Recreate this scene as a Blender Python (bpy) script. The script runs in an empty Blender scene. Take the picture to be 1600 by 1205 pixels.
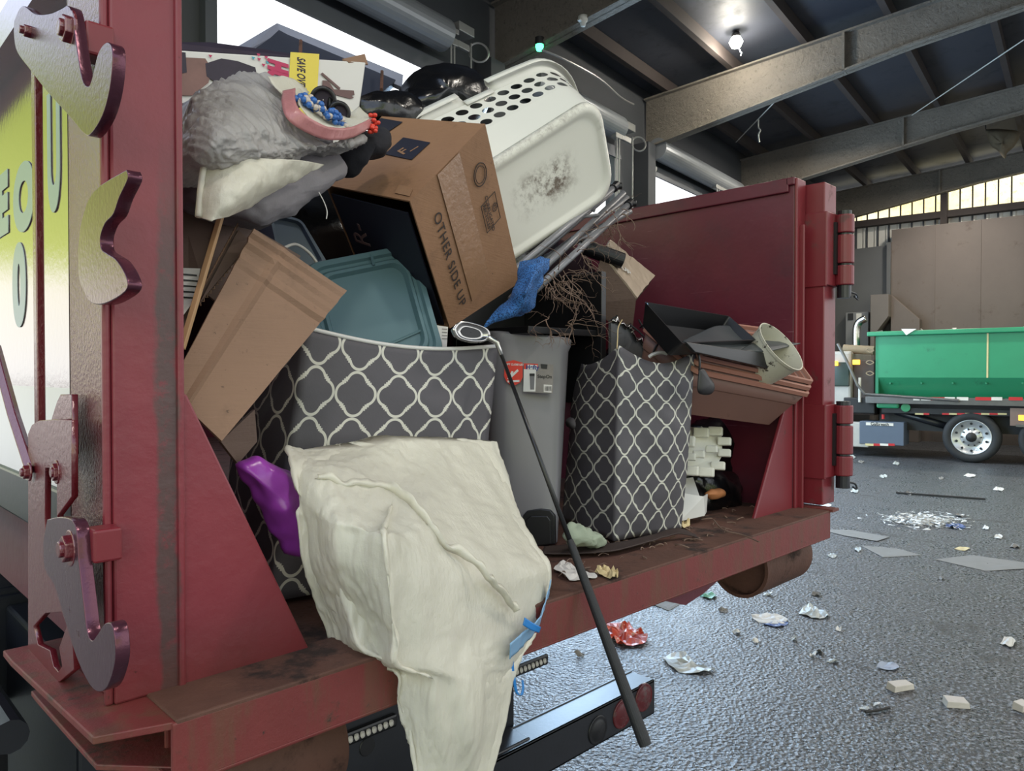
import bpy, bmesh, math, random
from mathutils import Vector, Matrix, noise
random.seed(7)
SC = bpy.context.scene
COL = SC.collection

# ------------------------------------------------------------------ camera
CAM = Vector((-.466, -1.249, 1.818)); FPX = 1150.0
HEAD = math.radians(45.25); PITCH = math.radians(-.85)
FW = Vector((math.cos(HEAD)*math.cos(PITCH), math.sin(HEAD)*math.cos(PITCH), math.sin(PITCH)))
RT = Vector((math.sin(HEAD), -math.cos(HEAD), 0)); UP = RT.cross(FW)
cd = bpy.data.cameras.new('camera'); cam = bpy.data.objects.new('camera', cd); COL.objects.link(cam)
cd.sensor_width = 36; cd.lens = FPX/1600*36; cd.clip_start = .02; cd.clip_end = 300
cam.matrix_world = Matrix((RT, UP, -FW)).transposed().to_4x4(); cam.location = CAM
SC.camera = cam
SC.view_settings.view_transform = 'Standard'; SC.view_settings.look = 'None'
SC.view_settings.gamma = 1; SC.view_settings.use_curve_mapping = False
SC.view_settings.exposure = 0.12

# ------------------------------------------------------------------ world: bright hazy sky over a sunlit yard with trees
w = bpy.data.worlds.new('daylight'); SC.world = w; w.use_nodes = True
nt = w.node_tree; nt.nodes.clear()
out = nt.nodes.new('ShaderNodeOutputWorld'); bg = nt.nodes.new('ShaderNodeBackground')
tc = nt.nodes.new('ShaderNodeTexCoord'); sx = nt.nodes.new('ShaderNodeSeparateXYZ')
rp = nt.nodes.new('ShaderNodeValToRGB'); mr = nt.nodes.new('ShaderNodeMapRange')
mr.inputs[1].default_value = -.3; mr.inputs[2].default_value = .7
el = rp.color_ramp.elements
stops = [(0, (.22, .24, .26)), (.27, (.45, .46, .44)), (.30, (.95, .98, .95)), (.40, (1.0, 1.0, .85)), (.44, (.55, .66, .18)),
         (.60, (.34, .44, .10)), (.68, (.75, .85, 1.05)), (1, (.62, .78, 1.1))]
el[0].position, el[0].color = stops[0][0], (*stops[0][1], 1)
el[1].position, el[1].color = stops[-1][0], (*stops[-1][1], 1)
for p, c in stops[1:-1]:
    e = el.new(p); e.color = (*c, 1)
nt.links.new(tc.outputs['Generated'], sx.inputs[0]); nt.links.new(sx.outputs['Z'], mr.inputs[0])
m2 = nt.nodes.new('ShaderNodeMapRange'); m2.inputs[1].default_value = .10; m2.inputs[2].default_value = .30; nt.links.new(sx.outputs['X'], m2.inputs[0])
r2 = nt.nodes.new('ShaderNodeValToRGB'); e2 = r2.color_ramp.elements
e2[0].position = .27; e2[0].color = (.45, .46, .46, 1); e2[1].position = .31; e2[1].color = (.95, .98, 1.0, 1)
mxw = nt.nodes.new('ShaderNodeMix'); mxw.data_type = 'RGBA'
nt.links.new(mr.outputs[0], rp.inputs[0]); nt.links.new(mr.outputs[0], r2.inputs[0]); nt.links.new(m2.outputs[0], mxw.inputs[0])
nt.links.new(rp.outputs[0], mxw.inputs[6]); nt.links.new(r2.outputs[0], mxw.inputs[7]); nt.links.new(mxw.outputs[2], bg.inputs[0])
bg.inputs[1].default_value = 1.8
nt.links.new(bg.outputs[0], out.inputs[0])

DV = Vector((math.cos(math.radians(7.5)), math.sin(math.radians(7.5)), 0)); NV = Vector((-DV.y, DV.x, 0))
def R(d, n, z): return DV*d + NV*n + Vector((0, 0, z))          # hall coordinates: d along the door wall, n across the hall

def area(name, loc, aim, size, size_y, power, col):
    l = bpy.data.lights.new(name, 'AREA'); l.shape = 'RECTANGLE'; l.size = size; l.size_y = size_y; l.energy = power; l.color = col
    o = bpy.data.objects.new(name, l); COL.objects.link(o); o.location = loc
    o.rotation_euler = (Vector(aim)-Vector(loc)).to_track_quat('-Z', 'Y').to_euler()
    return o
# fill light added at the unseen open front behind the photographer; daylight through the two doorways ahead
area('front_fill_light', R(-6.5, -5.5, 4.2), (1.0, .5, 1.7), 7, 4.5, 122, (1, .94, .86))
area('daylight_doorway', R(9.2, 5.35, 3.2), R(9.2, -3, 0), 3.0, 5, 700, (.48, .72, 1))
area('daylight_doorway', R(14.4, 5.35, 3.2), R(14.4, -3, 0), 4.2, 5, 340, (.62, .82, 1))

# ------------------------------------------------------------------ helpers
def ray(px, py): return FW + RT*((px-800)/FPX) - UP*((py-602.5)/FPX)
def P(px, py, x=None, y=None, z=None, d=None, n=None):          # a sight line met with a plane of the place
    v = ray(px, py)
    if x is not None: t = (x-CAM.x)/v.x
    elif y is not None: t = (y-CAM.y)/v.y
    elif z is not None: t = (z-CAM.z)/v.z
    elif d is not None: t = (d-CAM.dot(DV))/v.dot(DV)
    else: t = (n-CAM.dot(NV))/v.dot(NV)
    return CAM + v*t
def Y(px, py, y): return P(px, py, y=y)

def wloc(o):
    v = Vector((0, 0, 0))
    while o: v = v + o.location; o = o.parent
    return v
class MB:
    def __init__(s): s.v = []; s.f = []; s.uv = {}; s.mi = []
    def add(s, vs, fs, uvs=None, m=0):
        b = len(s.v); s.v += [Vector(v) for v in vs]
        for k, f in enumerate(fs):
            if uvs: s.uv[len(s.f)] = [uvs[i] for i in f]
            s.f.append([b+i for i in f]); s.mi.append(m)
        return s
    def box(s, lo, hi, M=None, m=0):
        x0, y0, z0 = lo; x1, y1, z1 = hi
        vs = [Vector(p) for p in ((x0,y0,z0),(x1,y0,z0),(x1,y1,z0),(x0,y1,z0),(x0,y0,z1),(x1,y0,z1),(x1,y1,z1),(x0,y1,z1))]
        if M: vs = [M @ v for v in vs]
        return s.add(vs, [(3,2,1,0),(4,5,6,7),(0,1,5,4),(1,2,6,5),(2,3,7,6),(3,0,4,7)], m=m)
    def hexa(s, c, m=0):       # 8 corners ordered like box
        return s.add(c, [(3,2,1,0),(4,5,6,7),(0,1,5,4),(1,2,6,5),(2,3,7,6),(3,0,4,7)], m=m)
    def prism(s, pts, off, m=0):
        n = len(pts); off = Vector(off); pts = [Vector(p) for p in pts]
        return s.add(pts+[p+off for p in pts], [list(range(n))[::-1], list(range(n, 2*n))]+[(i, (i+1) % n, n+(i+1) % n, n+i) for i in range(n)], m=m)
    def tube(s, path, r, seg=10, caps=True, m=0):
        path = [Vector(p) for p in path]; n = len(path)
        rs = r if isinstance(r, (list, tuple)) else [r]*n
        up = Vector((0, 0, 1)); rings = []
        prev = None
        for i, p in enumerate(path):
            t = (path[min(i+1, n-1)]-path[max(i-1, 0)])
            t = t.normalized() if t.length > 1e-9 else Vector((0, 0, 1))
            a = prev - t*prev.dot(t) if prev is not None else (up if abs(t.z) < .9 else Vector((1, 0, 0))) - t*t.dot(up if abs(t.z) < .9 else Vector((1, 0, 0)))
            a.normalize(); prev = a; b = t.cross(a)
            rings.append([p + (a*math.cos(2*math.pi*k/seg)+b*math.sin(2*math.pi*k/seg))*rs[i] for k in range(seg)])
        vs = [v for g in rings for v in g]; fs = []
        for i in range(n-1):
            for k in range(seg):
                k2 = (k+1) % seg; fs.append((i*seg+k, i*seg+k2, (i+1)*seg+k2, (i+1)*seg+k))
        if caps: fs += [list(range(seg))[::-1], list(range((n-1)*seg, n*seg))]
        return s.add(vs, fs, m=m)
    def lathe(s, c, axis, prof, seg=32, m=0):  # prof: list of (r, h) along axis
        axis = Vector(axis).normalized(); a = axis.orthogonal().normalized(); b = axis.cross(a); c = Vector(c)
        vs = []; fs = []
        for r, h in prof:
            for k in range(seg):
                t = 2*math.pi*k/seg; vs.append(c+axis*h+(a*math.cos(t)+b*math.sin(t))*r)
        for i in range(len(prof)-1):
            for k in range(seg):
                k2 = (k+1) % seg; fs.append((i*seg+k, i*seg+k2, (i+1)*seg+k2, (i+1)*seg+k))
        return s.add(vs, fs, m=m)
    def grid(s, rows, uv=None, close=False, m=0):
        nr = len(rows); nc = len(rows[0]); vs = [v for r in rows for v in r]; fs = []
        for i in range(nr-1):
            for j in range(nc-1 if not close else nc):
                j2 = (j+1) % nc; fs.append((i*nc+j, i*nc+j2, (i+1)*nc+j2, (i+1)*nc+j))
        return s.add(vs, fs, [u for r in uv for u in r] if uv else None, m=m)
    def build(s, name, mat, parent=None, bevel=0, smooth=False, solid=0, seg=2, fix=True, merge=0, origin=None, sub=0):
        me = bpy.data.meshes.new(name)
        off = wloc(parent)
        o = bpy.data.objects.new(name, me)
        if parent is None:
            if origin is None and s.v:
                lo = [min(v[i] for v in s.v) for i in range(3)]; hi = [max(v[i] for v in s.v) for i in range(3)]
                origin = Vector(((lo[0]+hi[0])/2, (lo[1]+hi[1])/2, lo[2]))
            o.location = origin; off = Vector(origin)
        me.from_pydata([v-off for v in s.v], [], s.f); me.update()
        if s.uv:
            ul = me.uv_layers.new(name='UVMap')
            for p in me.polygons:
                if p.index in s.uv:
                    for li, u in zip(p.loop_indices, s.uv[p.index]): ul.data[li].uv = u
        mats = mat if isinstance(mat, (list, tuple)) else [mat]
        for m_ in mats: me.materials.append(m_)
        for p, k in zip(me.polygons, s.mi): p.material_index = min(k, len(mats)-1)
        bm = bmesh.new(); bm.from_mesh(me)
        if merge: bmesh.ops.remove_doubles(bm, verts=bm.verts, dist=merge)
        if fix: bmesh.ops.recalc_face_normals(bm, faces=bm.faces)
        bm.to_mesh(me); bm.free()
        if smooth:
            for p in me.polygons: p.use_smooth = True
        COL.objects.link(o)
        if parent: o.parent = parent
        if bevel:
            md = o.modifiers.new('bevel', 'BEVEL'); md.width = bevel; md.segments = seg; md.limit_method = 'ANGLE'; md.angle_limit = .6
        if solid:
            md = o.modifiers.new('thickness', 'SOLIDIFY'); md.thickness = solid; md.offset = 0
        if sub:
            md = o.modifiers.new('subdivision', 'SUBSURF'); md.levels = sub; md.render_levels = sub
        return o
def tag(o, label=None, cat=None, group=None, kind=None):
    if label: o['label'] = label
    if cat: o['category'] = cat
    if group: o['group'] = group
    if kind: o['kind'] = kind
    return o
def thing(name, loc, label, cat, group=None):
    o = bpy.data.objects.new(name, None); COL.objects.link(o); o.location = loc; o.empty_display_size = .1
    return tag(o, label, cat, group)
def structure(o): o['kind'] = 'structure'; return o
def crv(name, loops, frame, depth, mat, parent=None, bevel=0.0):
    """flat plate cut from outlines (later loops are holes); frame = (origin, u, v, normal)"""
    O, u, v, nrm = frame
    cu = bpy.data.curves.new(name, 'CURVE'); cu.dimensions = '2D'; cu.fill_mode = 'BOTH'
    for lp in loops:
        sp = cu.splines.new('POLY'); sp.points.add(len(lp)-1); sp.use_cyclic_u = True
        for k, (a, b) in enumerate(lp): sp.points[k].co = (a, b, 0, 1)
    cu.extrude = depth/2; cu.bevel_depth = bevel; cu.bevel_resolution = 1
    return curve_mesh(cu, name, frame, mat, parent)
def curve_mesh(cu, name, frame, mat, parent):
    O, u, v, nrm = [Vector(q) for q in frame]
    t = bpy.data.objects.new('tmp', cu); COL.objects.link(t)
    dg = bpy.context.evaluated_depsgraph_get()
    me = bpy.data.meshes.new_from_object(t.evaluated_get(dg)); bpy.data.objects.remove(t); bpy.data.curves.remove(cu)
    me.name = name
    off = wloc(parent) if parent else O.copy()
    for q in me.vertices: q.co = O + u*q.co.x + v*q.co.y + nrm*q.co.z - off
    me.materials.clear(); me.materials.append(mat)
    bm = bmesh.new(); bm.from_mesh(me); bmesh.ops.remove_doubles(bm, verts=bm.verts, dist=1e-5)
    bmesh.ops.recalc_face_normals(bm, faces=bm.faces); bm.to_mesh(me); bm.free()
    o = bpy.data.objects.new(name, me); COL.objects.link(o)
    if parent: o.parent = parent
    else: o.location = off
    return o
def text(name, s, O, u, v, size, mat, parent, depth=.001, align='LEFT', bold=.0, sx_=1.0, spacing=1.0):
    u = Vector(u).normalized(); v = Vector(v); v = (v-u*v.dot(u)).normalized()
    cu = bpy.data.curves.new(name, 'FONT'); cu.body = s; cu.size = size; cu.extrude = depth/2; cu.align_x = align; cu.align_y = 'CENTER'
    cu.offset = bold; cu.space_character = spacing
    return curve_mesh(cu, name, (O, u*sx_, v, u.cross(v)), mat, parent)
def smooth_path(pts, k=8):
    pts = [Vector(p) for p in pts]; o = []
    for i in range(len(pts)-1):
        p0, p1, p2, p3 = pts[max(i-1, 0)], pts[i], pts[i+1], pts[min(i+2, len(pts)-1)]
        for j in range(k):
            t = j/k
            o.append(.5*((2*p1)+(p2-p0)*t+(2*p0-5*p1+4*p2-p3)*t*t+(3*p1-p0-3*p2+p3)*t**3))
    return o+[pts[-1]]
def patch(ctrl, ku=8, kv=8):
    """dense grid through a net of control points"""
    rows = [smooth_path(r, ku) for r in ctrl]
    cols = [smooth_path([r[j] for r in rows], kv) for j in range(len(rows[0]))]
    return [[cols[j][i] for j in range(len(cols))] for i in range(len(cols[0]))]
def normals(rows, close=False):
    nr = len(rows); nc = len(rows[0]); o = []
    for i in range(nr):
        l = []
        for j in range(nc):
            if close: a = rows[i][(j+1) % nc]-rows[i][(j-1) % nc]
            else: a = rows[i][min(j+1, nc-1)]-rows[i][max(j-1, 0)]
            b = rows[min(i+1, nr-1)][j]-rows[max(i-1, 0)][j]
            n_ = a.cross(b); l.append(n_.normalized() if n_.length > 1e-12 else Vector((0, 0, 1)))
        o.append(l)
    return o
def crumple(rows, amp, freq, seed=0, stretch=(1, 1, 1), close=False, ridged=True):
    N_ = normals(rows, close); o = []
    for r, l in zip(rows, N_):
        q = []
        for p, n_ in zip(r, l):
            s_ = Vector((p.x*stretch[0], p.y*stretch[1], p.z*stretch[2]))*freq+Vector((seed*7.3, seed*3.1, seed))
            h = noise.noise(s_)
            if ridged: h = (1-2*abs(h))*.7+.5*noise.noise(s_*2.3)
            q.append(p+n_*h*amp)
        o.append(q)
    return o
def blob(outline, y, thick, center=None, k=6, rings=9, amp=.01, freq=9, seed=0, power=2.0, back=.6, stretch=(1, 1, 1), vec=None):
    """closed bulging bag: its outline stands on the plane y and swells towards -y (and less to +y). outline: pixels met with that plane"""
    pts = [Y(a, b, y) for a, b in outline] if vec is None else [Vector(q) for q in vec]
    loop = smooth_path(pts+[pts[0]], k)[:-1]
    c = Y(*center, y) if center else sum(loop, Vector())/len(loop)
    rows = []
    tf = thick; tb = thick*back
    for i in range(rings+1):
        s_ = math.sin(math.pi/2*i/rings); h = tf*(max(0, 1-s_**power))**.5
        rows.append([c+(p-c)*max(s_, .02)+Vector((0, -h, 0)) for p in loop])
    for i in range(rings-1, -1, -1):
        s_ = math.sin(math.pi/2*i/rings); h = tb*(max(0, 1-s_**power))**.5
        rows.append([c+(p-c)*max(s_, .02)+Vector((0, h, 0)) for p in loop])
    rows = crumple(rows, amp, freq, seed, stretch, True)
    mb = MB(); mb.grid(rows, close=True)
    nl = len(loop); b = len(rows)
    mb.f.append(list(range(nl))[::-1]); mb.mi.append(0); mb.f.append([(b-1)*nl+i for i in range(nl)]); mb.mi.append(0)
    return mb

def shade(o, ang=.6):
    for p in o.data.polygons: p.use_smooth = True
    try: o.data.set_sharp_from_angle(angle=ang)
    except Exception: pass
    return o
# ------------------------------------------------------------------ materials
def new_mat(name):
    m = bpy.data.materials.new(name); m.use_nodes = True
    return m, m.node_tree, m.node_tree.nodes['Principled BSDF']
class G:                                           # small node-graph writer
    def __init__(s, nt): s.nt = nt
    def n(s, t, **k):
        x = s.nt.nodes.new(t)
        for a, b in k.items(): setattr(x, a, b)
        return x
    def link(s, a, b): s.nt.links.new(a, b)
    def val(s, sock, v):
        if isinstance(v, (int, float, tuple)): sock.default_value = v
        else: s.link(v, sock)
    def math(s, op, a, b=0.0, c=0.0):
        x = s.n('ShaderNodeMath', operation=op)
        s.val(x.inputs[0], a); s.val(x.inputs[1], b)
        if len(x.inputs) > 2: s.val(x.inputs[2], c)
        return x.outputs[0]
    def coord(s, kind='Object', scale=(1, 1, 1), rot=(0, 0, 0), loc=(0, 0, 0)):
        t = s.n('ShaderNodeTexCoord'); m = s.n('ShaderNodeMapping')
        m.inputs['Scale'].default_value = scale; m.inputs['Rotation'].default_value = rot; m.inputs['Location'].default_value = loc
        s.link(t.outputs[kind], m.inputs[0]); return m.outputs[0]
    def noise(s, co, scale=5, detail=4, rough=.6, dist=0):
        x = s.n('ShaderNodeTexNoise'); x.inputs['Scale'].default_value = scale; x.inputs['Detail'].default_value = detail
        x.inputs['Roughness'].default_value = rough; x.inputs['Distortion'].default_value = dist
        s.link(co, x.inputs['Vector']); return x.outputs[0]
    def ramp(s, f, a, b):                          # smooth threshold
        x = s.n('ShaderNodeMapRange', interpolation_type='SMOOTHSTEP'); s.val(x.inputs[0], f)
        x.inputs[1].default_value = a; x.inputs[2].default_value = b; return x.outputs[0]
    def mix(s, f, a, b):
        x = s.n('ShaderNodeMix', data_type='RGBA'); s.val(x.inputs[0], f)
        for i, v in ((6, a), (7, b)):
            if isinstance(v, tuple): x.inputs[i].default_value = (*v[:3], 1)
            else: s.link(v, x.inputs[i])
        return x.outputs[2]
    def bump(s, h, bsdf, strength=.3, dist=.01):
        x = s.n('ShaderNodeBump'); x.inputs['Strength'].default_value = strength; x.inputs['Distance'].default_value = dist
        s.link(h, x.inputs['Height']); s.link(x.outputs[0], bsdf.inputs['Normal'])
def S(*c): return tuple((q/12.92 if q <= .04045 else ((q+.055)/1.055)**2.4) for q in [v/255 for v in c])
def mat(name, col, rough=.5, metal=0, var=.12, vscale=4, dirt=None, bump=0, bscale=60, stretch=(1, 1, 1), spec=.5, alpha=1, sheen=0, emit=None, coat=0):
    """dirt = (colour, low, high, scale)"""
    m, nt_, b = new_mat(name); g = G(nt_)
    co = g.coord('Object', stretch)
    dark = tuple(c*(1-var*2) for c in col); light = tuple(min(1, c*(1+var)) for c in col)
    c = g.mix(g.noise(co, vscale, 5), dark, light)
    if dirt:
        f = g.ramp(g.noise(co, dirt[3], 7, .7), dirt[1], dirt[2]); c = g.mix(f, c, dirt[0])
        g.link(g.math('ADD', g.math('MULTIPLY', f, .25), rough), b.inputs['Roughness'])
    else: b.inputs['Roughness'].default_value = rough
    g.link(c, b.inputs['Base Color'])
    b.inputs['Metallic'].default_value = metal; b.inputs['Specular IOR Level'].default_value = spec; b.inputs['Alpha'].default_value = alpha
    if coat: b.inputs['Coat Weight'].default_value = coat; b.inputs['Coat Roughness'].default_value = .08
    if emit: b.inputs['Emission Color'].default_value = (*emit[:3], 1); b.inputs['Emission Strength'].default_value = emit[3]
    if bump: g.bump(g.noise(co, bscale, 4), b, bump, .004)
    return m
MT = {}
MT['red'] = mat('red paint', S(116, 34, 42), .38, 0, .10, 5, ((.10, .035, .03), .60, .72, 9), .10, 40)
MT['red_scratched'] = mat('scratched red paint', S(124, 28, 38), .42, 0, .14, 6, (S(150, 90, 95), .70, .78, 14), .15, 30, (1, 3, 1))
MT['red_gloss'] = mat('glossy red paint', S(104, 26, 34), .25, .15, .10, 5, ((.06, .03, .03), .64, .74, 30), .3, 90)
MT['side_gloss'] = mat('polished red paint', S(96, 26, 34), .12, .25, .10, 5, None, .12, 60, (1, 1, 1), 1)
for m_, ior in (('side_gloss', 3.2), ('red_gloss', 2.0)): MT[m_].node_tree.nodes['Principled BSDF'].inputs['IOR'].default_value = ior
MT['hook_steel'] = mat('worn hook steel', S(96, 56, 70), .24, .6, .15, 10, (S(70, 25, 25), .62, .70, 26), .15, 120)
MT['rust'] = mat('rusty brown steel', S(92, 60, 48), .75, 0, .25, 10, (S(40, 26, 20), .5, .65, 6), .5, 70)
MT['rust_red0'] = mat('rust streaked red paint', S(118, 42, 44), .5, 0, .15, 8, (S(96, 62, 42), .52, .66, 6), .2, 60, (1, 1, .22))
MT['black_steel'] = mat('black painted steel', S(30, 32, 38), .35, .0, .2, 8, (S(70, 66, 62), .66, .8, 14), .08, 60)
MT['black_plastic'] = mat('black plastic', S(20, 20, 23), .4, 0, .1, 6)
MT['rubber'] = mat('tire rubber', S(38, 38, 40), .7, 0, .15, 12, None, .2, 60)
MT['grey_rail'] = mat('grey steel rail', S(110, 108, 106), .35, .5, .15, 8)
MT['side_reflection'] = mat('pale reflection on lower side', S(190, 186, 190), .3, .1, .06, 4)  # pale tone paints in the bright ground reflected by the sloping panel
MT['letter'] = mat('silver blue lettering', S(150, 164, 160), .35, 0, .05, 4)
MT['white_led'] = mat('clear lens', S(190, 185, 180), .25, 0, .1, 40)
MT['lens_red'] = mat('dusty red lens', S(90, 30, 34), .25, 0, .15, 30, (S(80, 70, 70), .5, .7, 20))

m, nt_, b = new_mat('scratched red wall paint'); g = G(nt_); co = g.coord('Object')
c = g.mix(g.noise(co, 4, 6, .65), S(78, 24, 38), S(104, 34, 48))
for rot, sc_, lo in (((0, .35, 0), (1, 1.5, 60), .70), ((0, -.5, 0), (1, 2, 90), .72), ((0, 1.2, 0), (1, 2, 70), .73)):
    q = g.noise(g.coord('Object', sc_, (rot[1], 0, 0)), 1.6, 2, .5); pt = g.ramp(g.noise(co, 3.5, 3), .48, .62)
    c = g.mix(g.math('MULTIPLY', g.math('MULTIPLY', g.ramp(q, lo, lo+.03), pt), .55), c, S(150, 104, 112))
c = g.mix(g.math('MULTIPLY', g.ramp(g.noise(co, 2.2, 6, .7), .5, .68), .6), c, S(66, 34, 44))
g.link(c, b.inputs['Base Color']); b.inputs['Roughness'].default_value = .42; g.bump(g.noise(co, 5, 4), b, .2, .02); MT['red_scratched'] = m
m, nt_, b = new_mat('rust streaked sill paint'); g = G(nt_); co = g.coord('Object')
st = g.noise(g.coord('Object', (1, 1, .18)), 16, 6, .7); pa = g.noise(co, 3, 5, .7); fi = g.noise(co, 45, 5, .75)
c = g.mix(pa, S(92, 36, 36), S(122, 50, 46)); c = g.mix(g.math('MULTIPLY', g.ramp(st, .44, .62), .85), c, S(96, 58, 44)); c = g.mix(g.ramp(g.math('ADD', g.math('MULTIPLY', pa, .6), g.math('MULTIPLY', fi, .5)), .60, .72), c, S(66, 46, 36))
c = g.mix(g.ramp(fi, .66, .72), c, S(52, 34, 28))
g.link(c, b.inputs['Base Color']); b.inputs['Roughness'].default_value = .55; g.bump(fi, b, .35, .004); MT['rust_red'] = m
# ------------------------------------------------------------------ the hall
m, nt_, b = new_mat('worn dark concrete'); g = G(nt_); co = g.coord('Object')
big = g.noise(co, .35, 4, .6); mid = g.noise(co, 3, 6, .7); fine = g.noise(co, 42, 3, .7); vv = g.n('ShaderNodeTexVoronoi'); vv.inputs['Scale'].default_value = 46
g.link(co, vv.inputs['Vector'])
c = g.mix(big, S(42, 44, 48), S(68, 70, 74)); c = g.mix(g.ramp(mid, .45, .7), c, S(40, 41, 45))
c = g.mix(g.ramp(fine, .52, .62), c, S(136, 140, 146)); c = g.mix(g.ramp(fine, .46, .36), c, S(30, 31, 35))
crk = g.n('ShaderNodeTexWave'); crk.inputs['Scale'].default_value = .18; crk.inputs['Distortion'].default_value = 14; crk.inputs['Detail'].default_value = 6; crk.inputs['Detail Scale'].default_value = 1.6
g.link(co, crk.inputs['Vector']); crf = g.ramp(crk.outputs[1], .985, 1.0)
c = g.mix(g.math('MULTIPLY', crf, g.ramp(mid, .45, .6)), c, S(36, 36, 40))
g.link(c, b.inputs['Base Color']); g.link(g.ramp(g.math('ADD', g.math('MULTIPLY', fine, .6), g.math('MULTIPLY', mid, .4)), 0.10, 1.10), b.inputs['Roughness'])
b.inputs['Specular IOR Level'].default_value = .6
g.bump(g.math('ADD', vv.outputs[0], fine), b, .7, .012)
MT['floor'] = m
mb = MB(); mb.add([R(-14, -16, 0), R(40, -16, 0), R(40, 14, 0), R(-14, 14, 0)], [(0, 1, 2, 3)]); structure(mb.build('floor', MT['floor'], origin=Vector((0, 0, 0))))
MT['ceiling'] = mat('dark liner sheet', S(58, 61, 70), .6, 0, .12, 1.2, (S(46, 47, 52), .5, .8, 2))
MT['purlin'] = mat('brown dusty purlin', S(64, 56, 53), .85, 0, .15, 4)
m, nt_, b = new_mat('fireproofed beam'); g = G(nt_); co = g.coord('Object')
c = g.mix(g.noise(co, 1.5, 5), S(112, 106, 97), S(150, 142, 130)); sp = g.ramp(g.noise(co, 16, 6, .75), .52, .72); c = g.mix(g.math('MULTIPLY', sp, .7), c, S(84, 77, 70))
g.link(c, b.inputs['Base Color']); b.inputs['Roughness'].default_value = .9; g.bump(g.noise(co, 11, 6, .75), b, 1.0, .07); MT['beam'] = m
MT['wall_dark'] = mat('dark wall sheet', S(70, 72, 76), .7, 0, .1, 2)
def roof(n): return 7.05 + .13*(5.5-n)*.62                # top of rafters / underside of liner
NB = -9
mb = MB(); t = .05
mb.hexa([R(-3, 5.6, roof(5.6)+.22), R(23.2, 5.6, roof(5.6)+.22), R(23.2, NB, roof(NB)+.22), R(-3, NB, roof(NB)+.22), R(-3, 5.6, roof(5.6)+.3), R(23.2, 5.6, roof(5.6)+.3), R(23.2, NB, roof(NB)+.3), R(-3, NB, roof(NB)+.3)])
structure(mb.build('ceiling', MT['ceiling']))
for k, n_ in enumerate([5.0, 3.75, 2.5, 1.25, 0.0, -1.25, -2.5]):   # purlins
    z = roof(n_); mb = MB()
    mb.hexa([R(-3, n_-.05, z+.0), R(22.9, n_-.05, z), R(22.9, n_+.05, z), R(-3, n_+.05, z), R(-3, n_-.05, z+.215), R(22.9, n_-.05, z+.215), R(22.9, n_+.05, z+.215), R(-3, n_+.05, z+.215)])
    o = structure(mb.build('purlin', MT['purlin']))
def low(n): return 6.1 + (5.5-n)*.165                     # underside of the tapered rafters
for k, d in enumerate([2.1, 7.55, 12.13, 17.1, 22.2]):
    mb = MB(); fl = .11
    ns = [5.45, 3, 1, -1, -4, NB]
    for a, c_ in zip(ns, ns[1:]):
        la, lc = min(low(a), roof(a)-.5), min(low(c_), roof(c_)-.5)
        mb.hexa([R(d-.012, a, la), R(d+.012, a, la), R(d+.012, c_, lc), R(d-.012, c_, lc), R(d-.012, a, roof(a)), R(d+.012, a, roof(a)), R(d+.012, c_, roof(c_)), R(d-.012, c_, roof(c_))])
        for hb, ht in ((0, .03), (1, 0)):
            f0 = (lambda n, l: l if not hb else roof(n)-.03); f1 = (lambda n, l: l+.03 if not hb else roof(n))
            mb.hexa([R(d-fl, a, f0(a, la)), R(d+fl, a, f0(a, la)), R(d+fl, c_, f0(c_, lc)), R(d-fl, c_, f0(c_, lc)), R(d-fl, a, f1(a, la)), R(d+fl, a, f1(a, la)), R(d+fl, c_, f1(c_, lc)), R(d-fl, c_, f1(c_, lc))])
    for n_ in (1.9, -2.0):
        mb.hexa([R(d-fl, n_-.02, low(n_)), R(d+fl, n_-.02, low(n_)), R(d+fl, n_+.02, low(n_)), R(d-fl, n_+.02, low(n_)), R(d-fl, n_-.02, roof(n_)), R(d+fl, n_-.02, roof(n_)), R(d+fl, n_+.02, roof(n_)), R(d-fl, n_+.02, roof(n_))])
    structure(mb.build('rafter', MT['beam']))
    if d > 3:
        mb = MB(); e = d-.25; mb.hexa([R(e-.15, 5.2, 0), R(e+.15, 5.2, 0), R(e+.15, 5.49, 0), R(e-.15, 5.49, 0), R(e-.15, 5.2, low(5.3)), R(e+.15, 5.2, low(5.3)), R(e+.15, 5.49, low(5.3)), R(e-.15, 5.49, low(5.3))])
        structure(mb.build('column', MT['wall_dark']))
# door wall with openings
ZH = 5.82; opens = [(-2.9, 2.3), (3.2, 6.5), (8.1, 10.9), (12.12, 16.4)]
xs = [-3]+[q for o_ in opens for q in o_]+[23.1]
mb = MB()
for a, c_ in zip(xs[0::2], xs[1::2]): mb.hexa([R(a, 5.5, 0), R(c_, 5.5, 0), R(c_, 5.62, 0), R(a, 5.62, 0), R(a, 5.5, ZH), R(c_, 5.5, ZH), R(c_, 5.62, ZH), R(a, 5.62, ZH)])
mb.hexa([R(-3, 5.5, ZH), R(23.1, 5.5, ZH), R(23.1, 5.62, ZH), R(-3, 5.62, ZH), R(-3, 5.5, 7.3), R(23.1, 5.5, 7.3), R(23.1, 5.62, 7.3), R(-3, 5.62, 7.3)])
structure(mb.build('wall_left', MT['wall_dark']))
MT['shutter'] = mat('grey door shutter', S(150, 154, 158), .35, .4, .08, 3)
MT['trim_grey'] = mat('grey door frame', S(84, 88, 94), .5, .2, .08, 3)
MT['galv'] = mat('galvanised fittings', S(165, 165, 162), .4, .5, .1, 12)
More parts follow.
